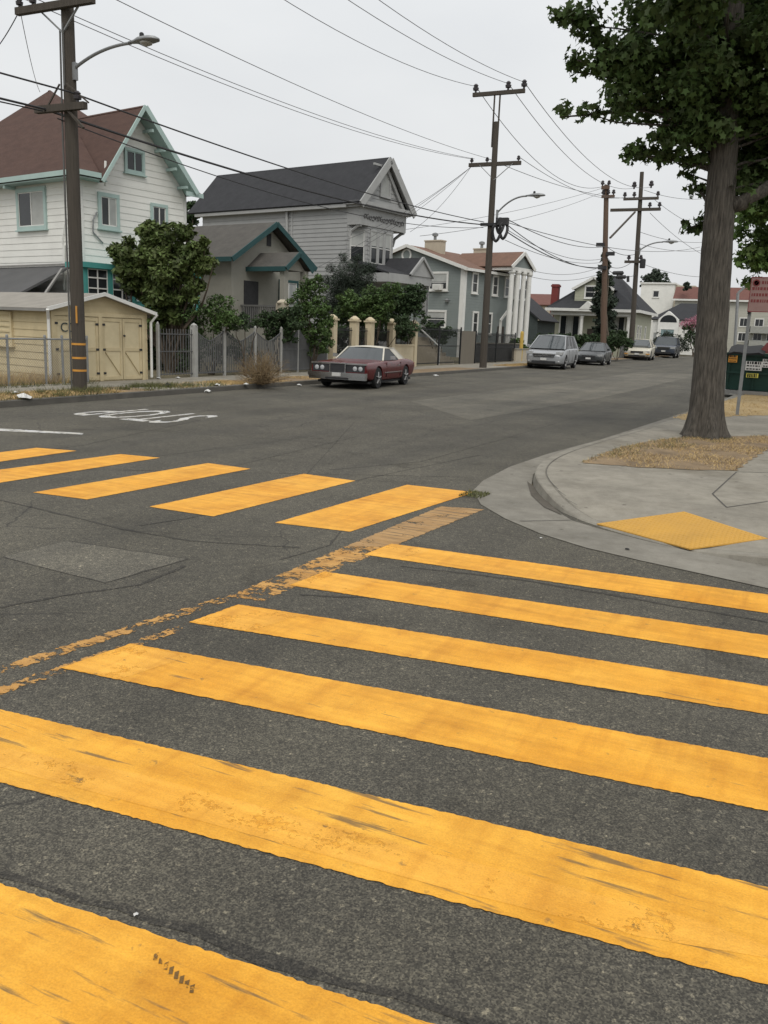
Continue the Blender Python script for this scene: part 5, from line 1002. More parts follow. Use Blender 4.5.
iron_panel('iron_fence', ys[2]+.22, ys[3]-.22, .2, 1.95, 'black iron panel behind the rear window of the red car'); iron_panel('iron_fence', ys[3]+.22, ys[4]-.22, 1.25, 2.0, 'short black iron panel on top of the low cream wall', mid=False)
wa, wb = atx(461, 345, FXX).y, atx(475, 345, FXX).y; e5 = atx(515, 345, FXX).y
iron_panel('iron_fence', ys[4]+.25, wa, .2, 2.15, 'tall black iron fence between the cream pillars and the wooden panel', cat='fence', sp=.14, post=[ys[4]+.3, (ys[4]+wa)/2, wa-.1])
board_fence('board_fence', (FXX, wa, 0), (FXX, wb, 0), 2.05, WFENCE, 'weathered brown board panel between the black iron fences', .16)
iron_panel('iron_fence', wb, e5, .2, 2.0, 'black iron fence behind the second utility pole', cat='fence', sp=.14, post=[wb+.1, (wb+e5)/2, e5-.05])
t = thing('garden_wall', (FXX-.4, wb, .13), 'low grey garden wall behind the black iron fence', 'wall'); b = MB(); b.box(FXX-.7, FXX-.4, wb, e5+3, .12, 1.3); b.build('masonry', mat('grey_wall', (.13, .13, .125), .9), t); b = MB(); b.box(FXX-.74, FXX-.36, wb, e5+3, 1.3, 1.37); b.build('coping', CONC, t)

# ------------------------------------------------------------------ poles, lamps, wires
def insul(c, sc=1.0): b = MB(); b.lathe(c, [(.03*sc, 0), (.03*sc, .06*sc), (.075*sc, .07*sc), (.085*sc, .13*sc), (.05*sc, .15*sc), (.07*sc, .19*sc), (.03*sc, .23*sc)], 10); return b
def lamp(name, p0, p1, label, rise=.5, sz=1.0):
    t = thing('street_lamp', p0, label, 'street lamp', 'cobra head lamps on the poles'); p0 = Vector(p0); p1 = Vector(p1); d = p1-p0
    pts = [p0+V3(d.x*u, d.y*u, d.z*(1-(1-u)**2.2)) for u in np.linspace(0, 1, 12)]; b = MB(); b.tube(pts, .035*sz, 8); b.box(p0.x-.05, p0.x+.05, p0.y-.05, p0.y+.05, p0.z-.25*sz, p0.z+.12*sz); b.build('arm', METAL, t)
    hd = Vector((d.x, d.y, .0)).normalized(); s = Vector((-hd.y, hd.x, 0)); b = MB(); prof = [(-.05, .05, .04), (.10, .07, .06), (.28, .15, .10), (.5, .18, .10), (.68, .13, .07), (.76, .04, .03)]
    base = len(b.v)
    for u, w_, h_ in prof:
        c = p1+hd*u*sz
        for j in range(10): a = 2*math.pi*j/10; z = math.sin(a)*h_*sz; z = z if z > 0 else z*.35; b.v.append(tuple(c+s*math.cos(a)*w_*sz+V3(0, 0, z)))
    for k in range(len(prof)-1):
        for j in range(10): b.f.append((k*10+j, k*10+(j+1) % 10, (k+1)*10+(j+1) % 10, (k+1)*10+j))
    b.f.append(tuple(range(10))); b.f.append(tuple(range(50, 60))); ho = b.build('lamp_head', METAL, t, smooth=True)
    b = MB(); b.lathe(p1+hd*.42*sz+V3(0, 0, -.06*sz), [(.02*sz, -.05*sz), (.13*sz, 0), (.14*sz, .03*sz)], 12); b.build('lens', mat('lamp_lens', (.45, .45, .42), .3), ho); b = MB(); b.lathe(p1+hd*.3*sz+V3(0, 0, .09*sz), [(.05*sz, 0), (.05*sz, .07*sz), (.03*sz, .09*sz)], 8); b.build('photocell', DARKM, ho)
    return t
def pole(p, ztop, rb, rt, m, label, lean=(0, 0)):
    t = thing('utility_pole', p, label, 'utility pole', 'wooden utility poles along the street'); b = MB(); n = 14
    b.tube([(p[0]+lean[0]*k/n, p[1]+lean[1]*k/n, p[2]-.1+(ztop-p[2]+.1)*k/n) for k in range(n+1)], [rb+(rt-rb)*k/n for k in range(n+1)], 18); o = b.build('shaft', m, t); smooth_angle(o, 50); return t
def arm(t, a, c, m=WOODP, th=.12, insulators=(), name='crossarm', sc=1.0):
    b = MB(); b.bar(a, c, th, th*1.15); ao = b.build(name, m, t)
    for u in insulators: p = Vector(a).lerp(Vector(c), u)+V3(0, 0, th*.5); insul(p, sc).build('insulator', PORC, ao)
    return ao
WG = {}
def wire(a, c, sag, r, label, group, m=CABLE):
    a = Vector(a); c = Vector(c); n = 20; b = MB(); b.tube([a.lerp(c, k/n)-V3(0, 0, 4*sag*(k/n)*(1-k/n)) for k in range(n+1)], r, 5, False)
    o = b.build('overhead_wire', m); return tag(o, label, 'wire', group)
P1 = gnd(79, 391, .12); P1 = V3(P1.x, P1.y, .12); x1, y1 = P1.x, P1.y
P1.x += .04; x1 = P1.x
t1 = pole(P1, 13.4, .165, .125, WOODP, 'near left utility pole with orange bands and a curved lamp arm', (.02, 0))
a1L = aty(24, 17.5, y1); a1R = aty(100, 0, y1); zA = (a1L.z+a1R.z)/2; a1L = V3(a1L.x, y1-.2, zA); a1R = V3(a1R.x, y1-.2, zA)
arm(t1, a1L, a1R, th=.13, insulators=(.04, .22, .82, .96)); b = MB(); b.bar(V3(a1L.x+.65, y1-.12, zA-.03), V3(x1, y1-.15, zA-.55), .04, .03); b.bar(V3(a1R.x-.5, y1-.12, zA-.03), V3(x1, y1-.15, zA-.55), .04, .03); b.build('brace', GALV, t1)
a2L, a2R = aty(43, 112, y1), aty(92, 108, y1); zB = (a2L.z+a2R.z)/2; arm(t1, (a2L.x, y1-.2, zB), (a2R.x, y1-.2, zB), th=.13, insulators=(.85,), sc=1.1); b = MB(); b.bar((x1+.05, y1-.2, zB), (x1+.62, y1-.25, zB-.48), .05, .05); b.bar((x1+.75, y1-.2, zB+.05), (x1+.1, y1-.2, zB+.5), .03, .03); b.bar((x1-.5, y1-.2, zB+.05), (x1-.1, y1-.2, zB+.5), .03, .03); b.build('brace', WOODP, t1)
zT = 12.6; arm(t1, (x1-1.4, y1-.18, zT), (x1+1.5, y1-.18, zT), th=.13, insulators=(.03, .6, .97))
for z in (1.23, .90, .60): b = MB(); b.lathe((x1, y1, z), [(.168, 0), (.168, .05)], 18); b.build('reflective_band', REFL, t1)
b = MB(); b.box(x1+.10, x1+.135, y1-.165, y1-.14, 1.75, 2.15); b.build('number_tag', REFL, t1)
b = MB(); b.tube([(x1-.13, y1-.14, .12), (x1-.12, y1-.14, 6.2), (x1-.10, y1-.13, 8.2)], .022, 6); b.tube([(x1+.03, y1-.185, 7.0), (x1+.03, y1-.175, 8.3)], .02, 6); b.build('conduit', mat('dull_conduit', (.12, .12, .115), .8), t1)
lamp('street_lamp', (x1+.17, y1, 7.40), (aty(131, 43, y1).x, y1, aty(131, 43, y1).z), 'grey curved cobra head lamp on the near left pole')
P2 = V3(-15.1, gnd(484, 367, .12).y-1.6, .12); P2 = V3(-15.15, atx(483, 367, -15.15).y, .12); x2, y2 = P2.x, P2.y
t2p = pole(P2, aty(496, 122, y2).z, .20, .14, WOODP, 'middle utility pole with two crossarms rising behind the red car', (-.10, 0)); zt = aty(496, 122, y2).z
up = MB(); zarm = aty(498, 93, y2).z; 
for pa_, pb_ in ((493.3, 494.8), (498.6, 500.2)): up = MB(); up.bar(V3(aty(pa_, 122, y2).x, y2, zt-1.2), V3(aty(pb_, 94, y2).x, y2, zarm), .09, .06); up.build('extension', WOODP, t2p)
A1L, A1R = aty(473, 95, y2), aty(525, 89, y2); A1L.z = A1R.z = zarm; arm(t2p, A1L, A1R, th=.16, insulators=(.05, .68, .98), sc=1.9)
A2L, A2R = aty(469, 166, y2), aty(521, 162, y2); z2 = (A2L.z+A2R.z)/2; A2L.z = A2R.z = z2; arm(t2p, A2L, A2R, th=.16, insulators=(.05, .35, .95), sc=1.2)
b = MB(); b.bar((x2-.85, y2-.1, z2-.03), (x2, y2-.12, z2-.8), .04, .03); b.bar((x2+.95, y2-.1, z2-.03), (x2, y2-.12, z2-.8), .04, .03); b.build('brace', GALV, t2p)
b = MB(); z3 = aty(482, 225, y2).z; b.bar((x2-.55, y2-.2, z3), (x2+.25, y2-.2, z3), .14, .14); b.build('cable_bracket', DARKM, t2p)
lp = aty(527, 196, y2); lamp('street_lamp', (x2+.25, y2, aty(493, 213, y2).z), (lp.x, y2, lp.z), 'small cobra head lamp on the middle pole', sz=1.25)
t = thing('cable_coil', aty(500, 228, y2), 'black looped cable bundle strapped to the middle pole', 'cable coil')
b = MB()
for px, py, rr in ((496.5, 233, .34), (503.5, 231, .32), (500, 226, .3)):
    c = aty(px, py, y2-.25); b.tube([c+V3(rr*.62*math.cos(a_), .1*math.sin(2*a_), rr*1.2*math.sin(a_)) for a_ in np.linspace(0, 2*math.pi, 22)], .075, 6)
b.build('loops', CABLE, t); b = MB(); c = aty(502, 222, y2-.2); b.box(c.x-.3, c.x+.35, y2-.35, y2-.1, c.z-.15, c.z+.2); b.build('splice_box', CABLE, t)
P4 = V3(-15.2, atx(632, 345, -15.2).y, .12); P3 = V3(-15.4, atx(604.5, 345, -15.4).y, .12); x3, y3_ = P3.x, P3.y; x4, y4_ = P4.x, P4.y
t3 = pole(P3, aty(606.5, 185, y3_).z, .27, .2, WOODR, 'reddish weathered utility pole rising out of the cypress', (aty(606.5, 185, y3_).x-x3, 0))
z = aty(605, 188, y3_).z; arm(t3, (aty(602, 188, y3_).x, y3_-.2, z), (aty(610, 187, y3_).x, y3_-.2, z), WOODR, .25, (.1, .9), sc=2); z = aty(605, 197, y3_).z; arm(t3, (aty(602, 198, y3_).x, y3_-.2, z), (aty(615, 197, y3_).x, y3_-.2, z), WOODR, .2, (.1, .5, .9), sc=2)
for px, py in ((601, 245), (611, 254), (603, 268)): c = aty(px, py, y3_); b = MB(); b.box(c.x-.35, c.x+.35, y3_-.4, y3_-.1, c.z-.15, c.z+.15); b.build('junction_box', DARKM, t3)
t4 = pole(P4, aty(642, 172, y4_).z, .27, .19, WOODP, 'far grey utility pole with several crossarms beside the big tree', (aty(642, 172, y4_).x-x4, 0))
for (l, r, py, th, ins) in ((624, 659, 199, .22, (.03, .3, .97)), (611, 661, 210, .24, (.97, .78)), (625, 645, 262, .22, (.2, .8))):
    z = aty((l+r)/2, py, y4_).z; arm(t4, (aty(l, py, y4_).x, y4_-.25, z), (aty(r, py, y4_).x, y4_-.25, z), WOODP, th, ins, sc=2.4)
b = MB(); b.bar(aty(635, 212, y4_-.3), aty(610, 238, y3_+6), .16, .12); b.build('brace', WOODP, t4)
for px, py in ((634, 187), (651, 186)): insul(aty(px, py+2, y4_-.1), 3).build('insulator', PORC, t4)
lp = aty(663, 242, y4_); lamp('street_lamp', (aty(640, 250, y4_).x, y4_, aty(640, 250, y4_).z), (lp.x, y4_, lp.z), 'distant cobra head lamp on the far grey pole', sz=1.9)
c = aty(643, 262, y4_-.4); b = MB(); b.lathe((c.x, y4_-.5, c.z-.6), [(.25, 0), (.28, .1), (.28, .8), (.2, .9)], 10); b.build('transformer', DARKM, t4)
# wires, span by span
gA = 'top span wires from the near pole to the middle pole'
for u1, u2, sg in ((.03, .05, .95), (.6, .68, .75), (.97, .98, .75)):
    wire(V3(x1-1.4+2.9*u1, y1-.18, zT+.25), A1L.lerp(A1R, u2)+V3(0, 0, .4), sg, .013, 'thin topmost wire from the near left pole to the middle pole crossarm', gA, CABLE2)
gB = 'second tier wires from the near pole to the middle pole'
for u1, u2, sg in ((.10, .05, .5), (.22, .10, .45), (.97, .35, .30)):
    wire(a1L.lerp(a1R, u1)+V3(0, 0, .25), A2L.lerp(A2R, u2)+V3(0, 0, .3), sg, .010, 'thin wire from the lamp pole upper crossarm to the middle pole lower crossarm', gB, CABLE2)
wire(aty(70, 92, y1-.3), aty(484, 222, y2-.2), .28, .020, 'black telephone cable just above the thick bundle, lamp pole to middle pole', None)
wire((x1-.5, y1-.3, zB-.02), (x2-.5, y2-.2, z3), .42, .030, 'thickest black telephone bundle from the near pole to the middle pole', None)
wire((x1-.1, y1-.3, zB-.25), (x2-.4, y2-.2, z3-.15), .7, .014, 'thin black cable sagging below the thickest bundle', None)
P0 = V3(x1-.3, y1-34, 0)
wire(aty(70, 92, y1-.3), P0+V3(.4, 0, zB+.35), .5, .020, 'black telephone cable leaving the near pole toward the upper left edge', None)
wire((x1-.5, y1-.3, zB-.02), P0+V3(-.4, 0, zB), .5, .026, 'thick telephone bundle leaving the near pole at the left edge', None); wire((x1-.55, y1-.3, zB-.06), P0+V3(-.5, 0, zB-.12), .6, .016, 'thin cable riding under the thick bundle at the left edge', None)
gC = 'wires leaving the near pole crossarm at the top left'
for u1 in (.04, .22): wire(a1L.lerp(a1R, u1)+V3(0, 0, .22), P0+V3(-1.1+u1*2.4, 0, zA+.3), .5, .010, 'thin wire running from the near pole crossarm out of the top left corner', gC, CABLE2)
wire(a1L+V3(.1, 0, .05), aty(40, 92, y1+10), .25, .009, 'thin service drop from the near crossarm to the brown roof', None, CABLE2)
wire(a1L+V3(.05, 0, -.02), aty(-40, 70, y1+3), .35, .012, 'service cable swinging down left from the near crossarm', None)
gD = 'service drops from the middle pole to the houses'
for px, py, yy in ((410, 232, 44.4), (335, 262, 44.4), (300, 276, 41), (345, 240, 44.4)):
    wire(A2L+V3(.1, 0, -.1), aty(px, py, yy), .35, .011, 'service drop fanning down left from the middle pole crossarm to the houses', gD, CABLE2)
gE = 'top span wires from the middle pole to the far poles'
for u2, q_ in ((.05, aty(601, 187, y3_)), (.68, aty(634, 188, y4_)), (.98, aty(651, 187, y4_))):
    wire(A1L.lerp(A1R, u2)+V3(0, 0, .4), q_, 1.6, .018, 'thin topmost wire from the middle pole down to the far poles', gE, CABLE2)
gF = 'second tier wires from the middle pole to the far pole'
for u2, q_ in ((.95, aty(626, 197, y4_)), (.35, aty(657, 197, y4_))): wire(A2L.lerp(A2R, u2)+V3(0, 0, .3), q_, .8, .016, 'thin wire from the middle pole lower crossarm to the far grey pole', gF, CABLE2)
gG = 'long straight drops toward the reddish pole'
for px, py in ((330, 238), (420, 236)): wire(aty(px, py, 46), aty(603, 188 if px < 400 else 192, y3_), .5, .014, 'long pale wire rising right to the top of the reddish pole', gG, CABLE2)
gH = 'telephone cables from the middle pole to the reddish pole'
for (pa_, pb_, sg, r_) in (((505, 218), (603, 247), .5, .022), ((506, 224), (605, 268), .7, .024), ((507, 232), (604, 267), .6, .03), ((506, 229), (606, 258), .7, .016)):
    wire(aty(*pa_, y2-.2), aty(*pb_, y3_-.3), sg, r_, 'black telephone cable from the coil on the middle pole to the reddish pole', gH)
wire(aty(506, 222, y2-.2), aty(700, 247, 100), .9, .02, 'long thin cable from the middle pole passing behind the big trunk', None, CABLE2)
gI = 'telephone cables between the reddish pole and the far grey pole'
for a_, c_ in (((607, 247), (636, 254)), ((608, 266), (632, 262)), ((608, 270), (636, 275))): wire(aty(*a_, y3_), aty(*c_, y4_), .35, .025, 'short black cable from the reddish pole to the far grey pole', gI)
gJ = 'thin wires crossing the sky between the far grey pole and the big trunk'
for a_, c_ in (((640, 244), (720, 247)), ((638, 262), (722, 276)), ((640, 232), (720, 240)), ((644, 190), (720, 196)), ((655, 200), (720, 232)), ((650, 213), (720, 262))): wire(aty(*a_, y4_), aty(*c_, 118), .6, .022, 'thin wire running right from the far grey pole behind the big trunk', gJ, CABLE2)
gK = 'thin cables crossing the sky low, left of the reddish pole'
for a_, c_ in (((530, 270), (603, 266)), ((528, 276), (604, 272)), ((505, 240), (604, 262))): wire(aty(*a_, 62 if a_[0] > 510 else y2), aty(*c_, y3_), .5, .016, 'thin sagging cable from the blue house side to the reddish pole', gK, CABLE2)
for (px, py, d_) in ((618, 273, 78), (621, 277, 84)): c = aty(px, py, d_); b = MB(); b.lathe(c, [(.05, -.5), (.16, -.4), (.18, .4), (.05, .5)], 8, 'x'); tag(b.build('cable_splice', CABLE), 'black splice case hanging on the cable near the reddish pole, %s one' % ('upper' if py < 275 else 'lower'), 'cable splice')

# ------------------------------------------------------------------ cars (front toward -y, origin on the ground at the centre)
def car(name, loc, rz, label, S, paintm, roofm=None, scale=1.0, group='cars parked along the far kerb'):
    """S: outline numbers"""
    t = thing(name, loc, label, 'car', group, rz); t.scale = (scale, scale, scale); L_, W, wr = S['L'], S['W'], S['wr']; hw = W/2; roofm = roofm or paintm
    st = S['stations']      # (y, z_low, z_belt/top, half width share, crown)
    b = MB(); ring = 11
    for (y, zl, zt_, ws, tw_) in st:
        w_ = hw*ws; zm = zl+(zt_-zl)*.55
        pts = [(-w_*tw_*.55, zt_+.012), (-w_*tw_, zt_-.008), (-w_*.985, zt_-.07), (-w_, zm), (-w_*.97, zl+.06), (-w_*.90, zl), (w_*.90, zl), (w_*.97, zl+.06), (w_, zm), (w_*.985, zt_-.07), (w_*tw_, zt_-.008), (w_*tw_*.55, zt_+.012)]
        for x, z in pts: b.v.append((x, y, z))
    n = 12
    for k in range(len(st)-1):
        for j in range(n): b.f.append((k*n+j, (k+1)*n+j, (k+1)*n+(j+1) % n, k*n+(j+1) % n))
    b.f.append(tuple(range(n))[::-1]); b.f.append(tuple((len(st)-1)*n+j for j in range(n)))
    body = b.build('body', paintm, t, local=True)
    if S.get('round', True): sb = body.modifiers.new('round', 'SUBSURF'); sb.levels = 2; sb.render_levels = 2
    cut = MB()
    for yy in (S['wf'], S['wb']):
        for s_ in (-1, 1): cut.lathe((s_*(hw-.16), yy, wr), [(wr+.06, -.3), (wr+.06, .3)], 24, 'x')
    co = cut.build('cutter', None); md = body.modifiers.new('arch', 'BOOLEAN'); md.operation = 'DIFFERENCE'; md.object = co; md.solver = 'EXACT'
    par = body.parent; body.parent = None; bpy.context.view_layer.update(); dg = bpy.context.evaluated_depsgraph_get(); me = bpy.data.meshes.new_from_object(body.evaluated_get(dg)); body.modifiers.clear(); body.data = me; bpy.data.objects.remove(co); body.parent = par
    if len(me.materials) == 0: me.materials.append(paintm)
    smooth_angle(body, 35)
    # greenhouse
    g = S['gh']; zb, zr = g['zb'], g['zr']; wb_, wt = hw*g.get('wb', .90), hw*g.get('wt', .70); y0_, y1_, y2_, y3 = g['y']  # windscreen base, roof front, roof back, rear base
    c = lambda s_, y, z, w_: Vector((s_*w_, y, z))
    ws = MB(); N = 6
    def bow(yA, zA, wA, yB, zB, wB, bulge):
        for i in range(N):
            u0, u1 = -1+2*i/N, -1+2*(i+1)/N; ws.quad((u0*wA, yA-bulge*(1-u0*u0), zA), (u1*wA, yA-bulge*(1-u1*u1), zA), (u1*wB, yB-bulge*.6*(1-u1*u1), zB), (u0*wB, yB-bulge*.6*(1-u0*u0), zB))
    bow(y0_, zb, wb_, y1_, zr, wt, .16); ws.build('windshield', CARGL, t, local=True, smooth=True)
    ws = MB(); bow(y3, zb, wb_, y2_, zr, wt, -.08); ws.build('rear_window', CARGL, t, local=True, smooth=True)
    for s_ in (-1, 1):
        m_ = MB(); m_.quad(c(s_, y0_+.02, zb, wb_), c(s_, y1_+.02, zr, wt), c(s_, y2_-.02, zr, wt), c(s_, y3-.02, zb, wb_)); m_.build('side_window', mat('side_glass', (.028, .032, .034), .35, (.02, .023, .025), .8, .5, spec=.18), t, local=True)
    # roof skin with crown
    rfm = MB(); NX, NY = 8, 6
    for j in range(NY+1):
        for i in range(NX+1):
            u = -1+2*i/NX; v = j/NY; rfm.v.append((u*(wt+.015), y1_-.10*(1-u*u)+(y2_+.0-y1_+.10*(1-u*u)+.04*(1-u*u))*v, zr-.012+.05*(1-u*u)*(1-.3*(2*v-1)**2)+.03*(1-(2*v-1)**2)))
    for j in range(NY):
        for i in range(NX): a = j*(NX+1)+i; rfm.f.append((a, a+1, a+NX+2, a+NX+1))
    ro = rfm.build('roof', roofm, t, local=True, smooth=True)
    for s_ in (-1, 1):
        pm = MB(); pm.bar(c(s_, y0_, zb-.02, wb_+.0), c(s_, y1_-.02, zr-.01, wt+.005), .05, .06); pm.bar(c(s_, y1_-.03, zr, wt+.01), c(s_, y2_+.03, zr, wt+.01), .035, .045)
        for yb_, wpb in g['pillars']:
            u = (yb_-y0_)/(y3-y0_); yt = y1_+(y2_-y1_)*u; pm.bar(c(s_, yb_, zb-.01, wb_+.006), c(s_, yt, zr, wt+.008), .02, wpb, up=(0, 1, 0))
        cp = g['cp']; pm.quad(c(s_, y3-cp, zb, wb_+.008), c(s_, y3+.02, zb, wb_+.008), c(s_, y2_+.02, zr, wt+.010), c(s_, y2_-cp*.75, zr, wt+.010)); pm.bar(c(s_, y3, zb, wb_), c(s_, y2_, zr, wt), .05, .06); pm.build('window_pillars', roofm, t, local=True)
    # wheels
    for yy in (S['wf'], S['wb']):
        for s_ in (-1, 1):
            m_ = MB(); m_.lathe((s_*(hw-.12), yy, wr), [(wr*.62, -.10), (wr*.95, -.105), (wr, -.075), (wr, .075), (wr*.95, .105), (wr*.62, .10)], 24, 'x'); wo = m_.build('wheel', RUBBER, t, local=True, smooth=False); smooth_angle(wo, 40)
            m_ = MB(); xo = s_*(hw-.025); m_.lathe((xo-s_*.07, yy, wr), [(wr*.66, 0), (wr*.64, s_*.06), (wr*.55, s_*.035), (wr*.2, s_*.055), (wr*.08, s_*.07)], 20, 'x')
            for k in range(5):
                a = k*2*math.pi/5+.3; m_.bar((xo+s_*.0, yy+.1*wr*math.cos(a), wr+.1*wr*math.sin(a)), (xo-s_*.005, yy+.6*wr*math.cos(a), wr+.6*wr*math.sin(a)), .09, .02)
            m_.build('rim', mat('alloy', (.50, .50, .50), .35, (.38, .38, .38), 5, .5, metal=.45), wo, local=True)
    # lights, grille, bumpers
    yf = -L_/2
    for key, mt in (('headlight', LAMPG), ('grille', DARKM), ('chrome_trim', CHROME), ('front_bumper', S.get('bm', paintm)), ('air_intake', DARKM), ('licence_plate', STW), ('indicator', STO), ('fog_lamp', LAMPG)):
        for bx in S.get(key, ()):
            m_ = MB()
            if len(bx) == 4:   # round lamp: x, z, radius, y
                m_.lathe((bx[0], bx[3], bx[1]), [(bx[2], .22), (bx[2], 0), (bx[2]*.8, -.015), (bx[2]*.3, -.03)], 16, 'y')
            else:
                m_.box(bx[0], bx[1], bx[2], bx[3]+(.16 if key in ('grille', 'air_intake', 'headlight', 'indicator') and S.get('round', True) else 0), bx[4], bx[5])
            m_.build(key, mt, t, local=True)
    for s_ in (-1, 1):
        mz = zb+.10; m_ = MB(); m_.hexa([(s_*(hw-.02), y0_+.42, mz-.06), (s_*(hw+.16), y0_+.42, mz-.06), (s_*(hw+.14), y0_+.52, mz-.06), (s_*(hw-.02), y0_+.50, mz-.06), (s_*(hw-.02), y0_+.42, mz+.05), (s_*(hw+.16), y0_+.42, mz+.07), (s_*(hw+.14), y0_+.52, mz+.07), (s_*(hw-.02), y0_+.50, mz+.05)]); m_.build('wing_mirror', paintm if not S.get('chrome_mirror') else CHROME, t, local=True)
        for yd in S['handles']: m_ = MB(); m_.box(s_*(hw*.99)-.015, s_*(hw*.99)+.015, yd-.09, yd+.09, zb-.17, zb-.14); m_.build('door_handle', CHROME if S.get('chrome_mirror') else paintm, t, local=True)
        for yd in S['seams']: m_ = MB(); m_.box(s_*(hw*.985)-.008, s_*(hw*.985)+.010, yd-.006, yd+.006, .36, zb-.06); m_.build('door_gap', INK, t, local=True)
        m_ = MB(); m_.box(s_*(hw*.78)-.14, s_*(hw*.78)+.14, L_/2-.04, L_/2+.012, zb-.30, zb-.12); m_.build('tail_light', SIGNR, t, local=True)
    m_ = MB(); m_.box(-hw*.88, hw*.88, -L_/2+.35, L_/2-.3, .17, .24); m_.build('underbody', INK, t, local=True)
    m_ = MB(); m_.box(-hw*.7, hw*.7, (y0_+y3)/2-.25, (y0_+y3)/2, .55, zb+.12); m_.build('seat', INK, t, local=True)
    return t
MAROON = mat('maroon_paint', (.105, .0075, .010), .22, (.075, .006, .008), 1.2, .6, spec=.32); VINYL = mat('cream_vinyl', (.56, .53, .46), .7, (.46, .44, .38), 3, .5)
SILVER = mat('silver_paint', (.33, .34, .35), .35, (.29, .30, .31), 1, .5, metal=.3, spec=.5); GRAPH = mat('graphite_paint', (.045, .05, .052), .3, (.034, .038, .04), 1, .5, metal=.2, spec=.6)
CHAMP = mat('champagne_paint', (.50, .47, .385), .4, (.42, .395, .325), 1, .5, spec=.5); NAVY = mat('navy_paint', (.035, .045, .065), .3, (.027, .034, .05), 1, .5, spec=.6)
hl = 2.6
LTD = dict(L=5.2, W=2.0, wr=.345, wf=-1.50, wb=1.42, bm=CHROME, chrome_mirror=True, handles=(.55,), seams=(-.72, .78),
  stations=[(-2.62, .40, .80, .95, .92), (-2.60, .36, .82, .96, .92), (-2.5, .30, .85, .98, .91), (-1.9, .24, .87, 1.0, .90), (-1.0, .22, .90, 1.0, .90), (-.72, .22, .915, 1.0, .90), (.4, .22, .90, 1.0, .9), (.9, .22, .93, 1.0, .9), (1.4, .23, .96, 1.0, .90), (2.2, .27, .92, .99, .88), (2.5, .34, .88, .96, .86), (2.6, .45, .84, .92, .86)],
  gh=dict(zb=.90, zr=1.30, y=(-.78, -.15, .78, 1.52), wb=.86, wt=.66, pillars=(), cp=.62),
  headlight=[(-.76, .66, .074, -2.63), (-.57, .66, .074, -2.63), (.76, .66, .074, -2.63), (.57, .66, .074, -2.63)],
  grille=[(-.90, .90, -2.625, -2.55, .55, .775), (-.26, .26, -2.70, -2.60, .52, .80)], chrome_trim=[(-1.012, -.985, -.95, .90, .50, .525), (.985, 1.012, -.95, .90, .50, .525), (-.95, -.27, -2.64, -2.55, .78, .83), (.27, .95, -2.64, -2.55, .78, .83), (-.28, .28, -2.72, -2.6, .80, .835), (-.28, -.25, -2.715, -2.6, .52, .80), (.25, .28, -2.715, -2.6, .52, .80)],
  front_bumper=[(-1.0, 1.0, -2.80, -2.62, .40, .53), (-.98, .98, -2.76, -2.6, .30, .40)], air_intake=[(-.4, .4, -2.775, -2.7, .31, .37)], licence_plate=[(-.15, .15, -2.815, -2.80, .41, .52)])
VAN = dict(L=5.1, W=1.98, wr=.345, wf=-1.55, wb=1.45, handles=(-.15, .9), seams=(-.75, .35, 1.45), bm=SILVER,
  stations=[(-2.55, .34, .70, .80, .85), (-2.47, .24, .78, .90, .88), (-2.2, .22, .88, .97, .90), (-1.75, .22, 1.00, 1.0, .91), (-1.2, .22, 1.06, 1.0, .93), (0, .22, 1.06, 1.0, .94), (2.0, .22, 1.08, 1.0, .94), (2.45, .26, 1.06, .97, .93), (2.55, .4, 1.0, .94, .92)],
  gh=dict(zb=1.03, zr=1.68, y=(-1.78, -.55, 1.95, 2.45), wb=.92, wt=.70, pillars=((-.45, .07), (.75, .07), (1.75, .07)), cp=.3),
  headlight=[(-.92, -.60, -2.50, -2.25, .74, .88), (.60, .92, -2.50, -2.25, .74, .88)], grille=[(-.52, .52, -2.585, -2.5, .62, .74)], chrome_trim=[(-.58, .58, -2.60, -2.5, .74, .79), (-.50, .50, -2.60, -2.57, .66, .685)], air_intake=[(-.6, .6, -2.575, -2.5, .30, .42)], licence_plate=[(-.16, .16, -2.60, -2.57, .45, .57)], fog_lamp=[(-.75, .40, .06, -2.5), (.75, .40, .06, -2.5)])
SED = dict(L=4.8, W=1.85, wr=.33, wf=-1.42, wb=1.38, handles=(-.1, .85), seams=(-.8, .3, 1.25), bm=GRAPH,
  stations=[(-2.4, .32, .62, .80, .85), (-2.3, .22, .68, .92, .88), (-1.9, .2, .80, .98, .90), (-1.2, .2, .90, 1.0, .91), (-.8, .2, .93, 1.0, .92), (.4, .2, .93, 1.0, .93), (1.5, .2, .97, 1.0, .92), (2.2, .24, .98, .96, .90), (2.38, .36, .92, .92, .9)],
  gh=dict(zb=.93, zr=1.43, y=(-1.1, -.1, .95, 1.85), wb=.91, wt=.64, pillars=((.25, .07),), cp=.42),
  headlight=[(-.88, -.55, -2.33, -2.05, .60, .72), (.55, .88, -2.33, -2.05, .60, .72)], grille=[(-.42, .42, -2.425, -2.35, .50, .62)], chrome_trim=[(-.44, .44, -2.435, -2.4, .62, .645)], air_intake=[(-.55, .55, -2.42, -2.35, .26, .36)], licence_plate=[(-.16, .16, -2.45, -2.41, .39, .50)])
SED2 = dict(SED, bm=CHAMP, headlight=[(-.84, -.45, -2.36, -2.1, .55, .66), (.45, .84, -2.36, -2.1, .55, .66)], indicator=[(-.86, -.60, -2.42, -2.3, .42, .47), (.60, .86, -2.42, -2.3, .42, .47)])
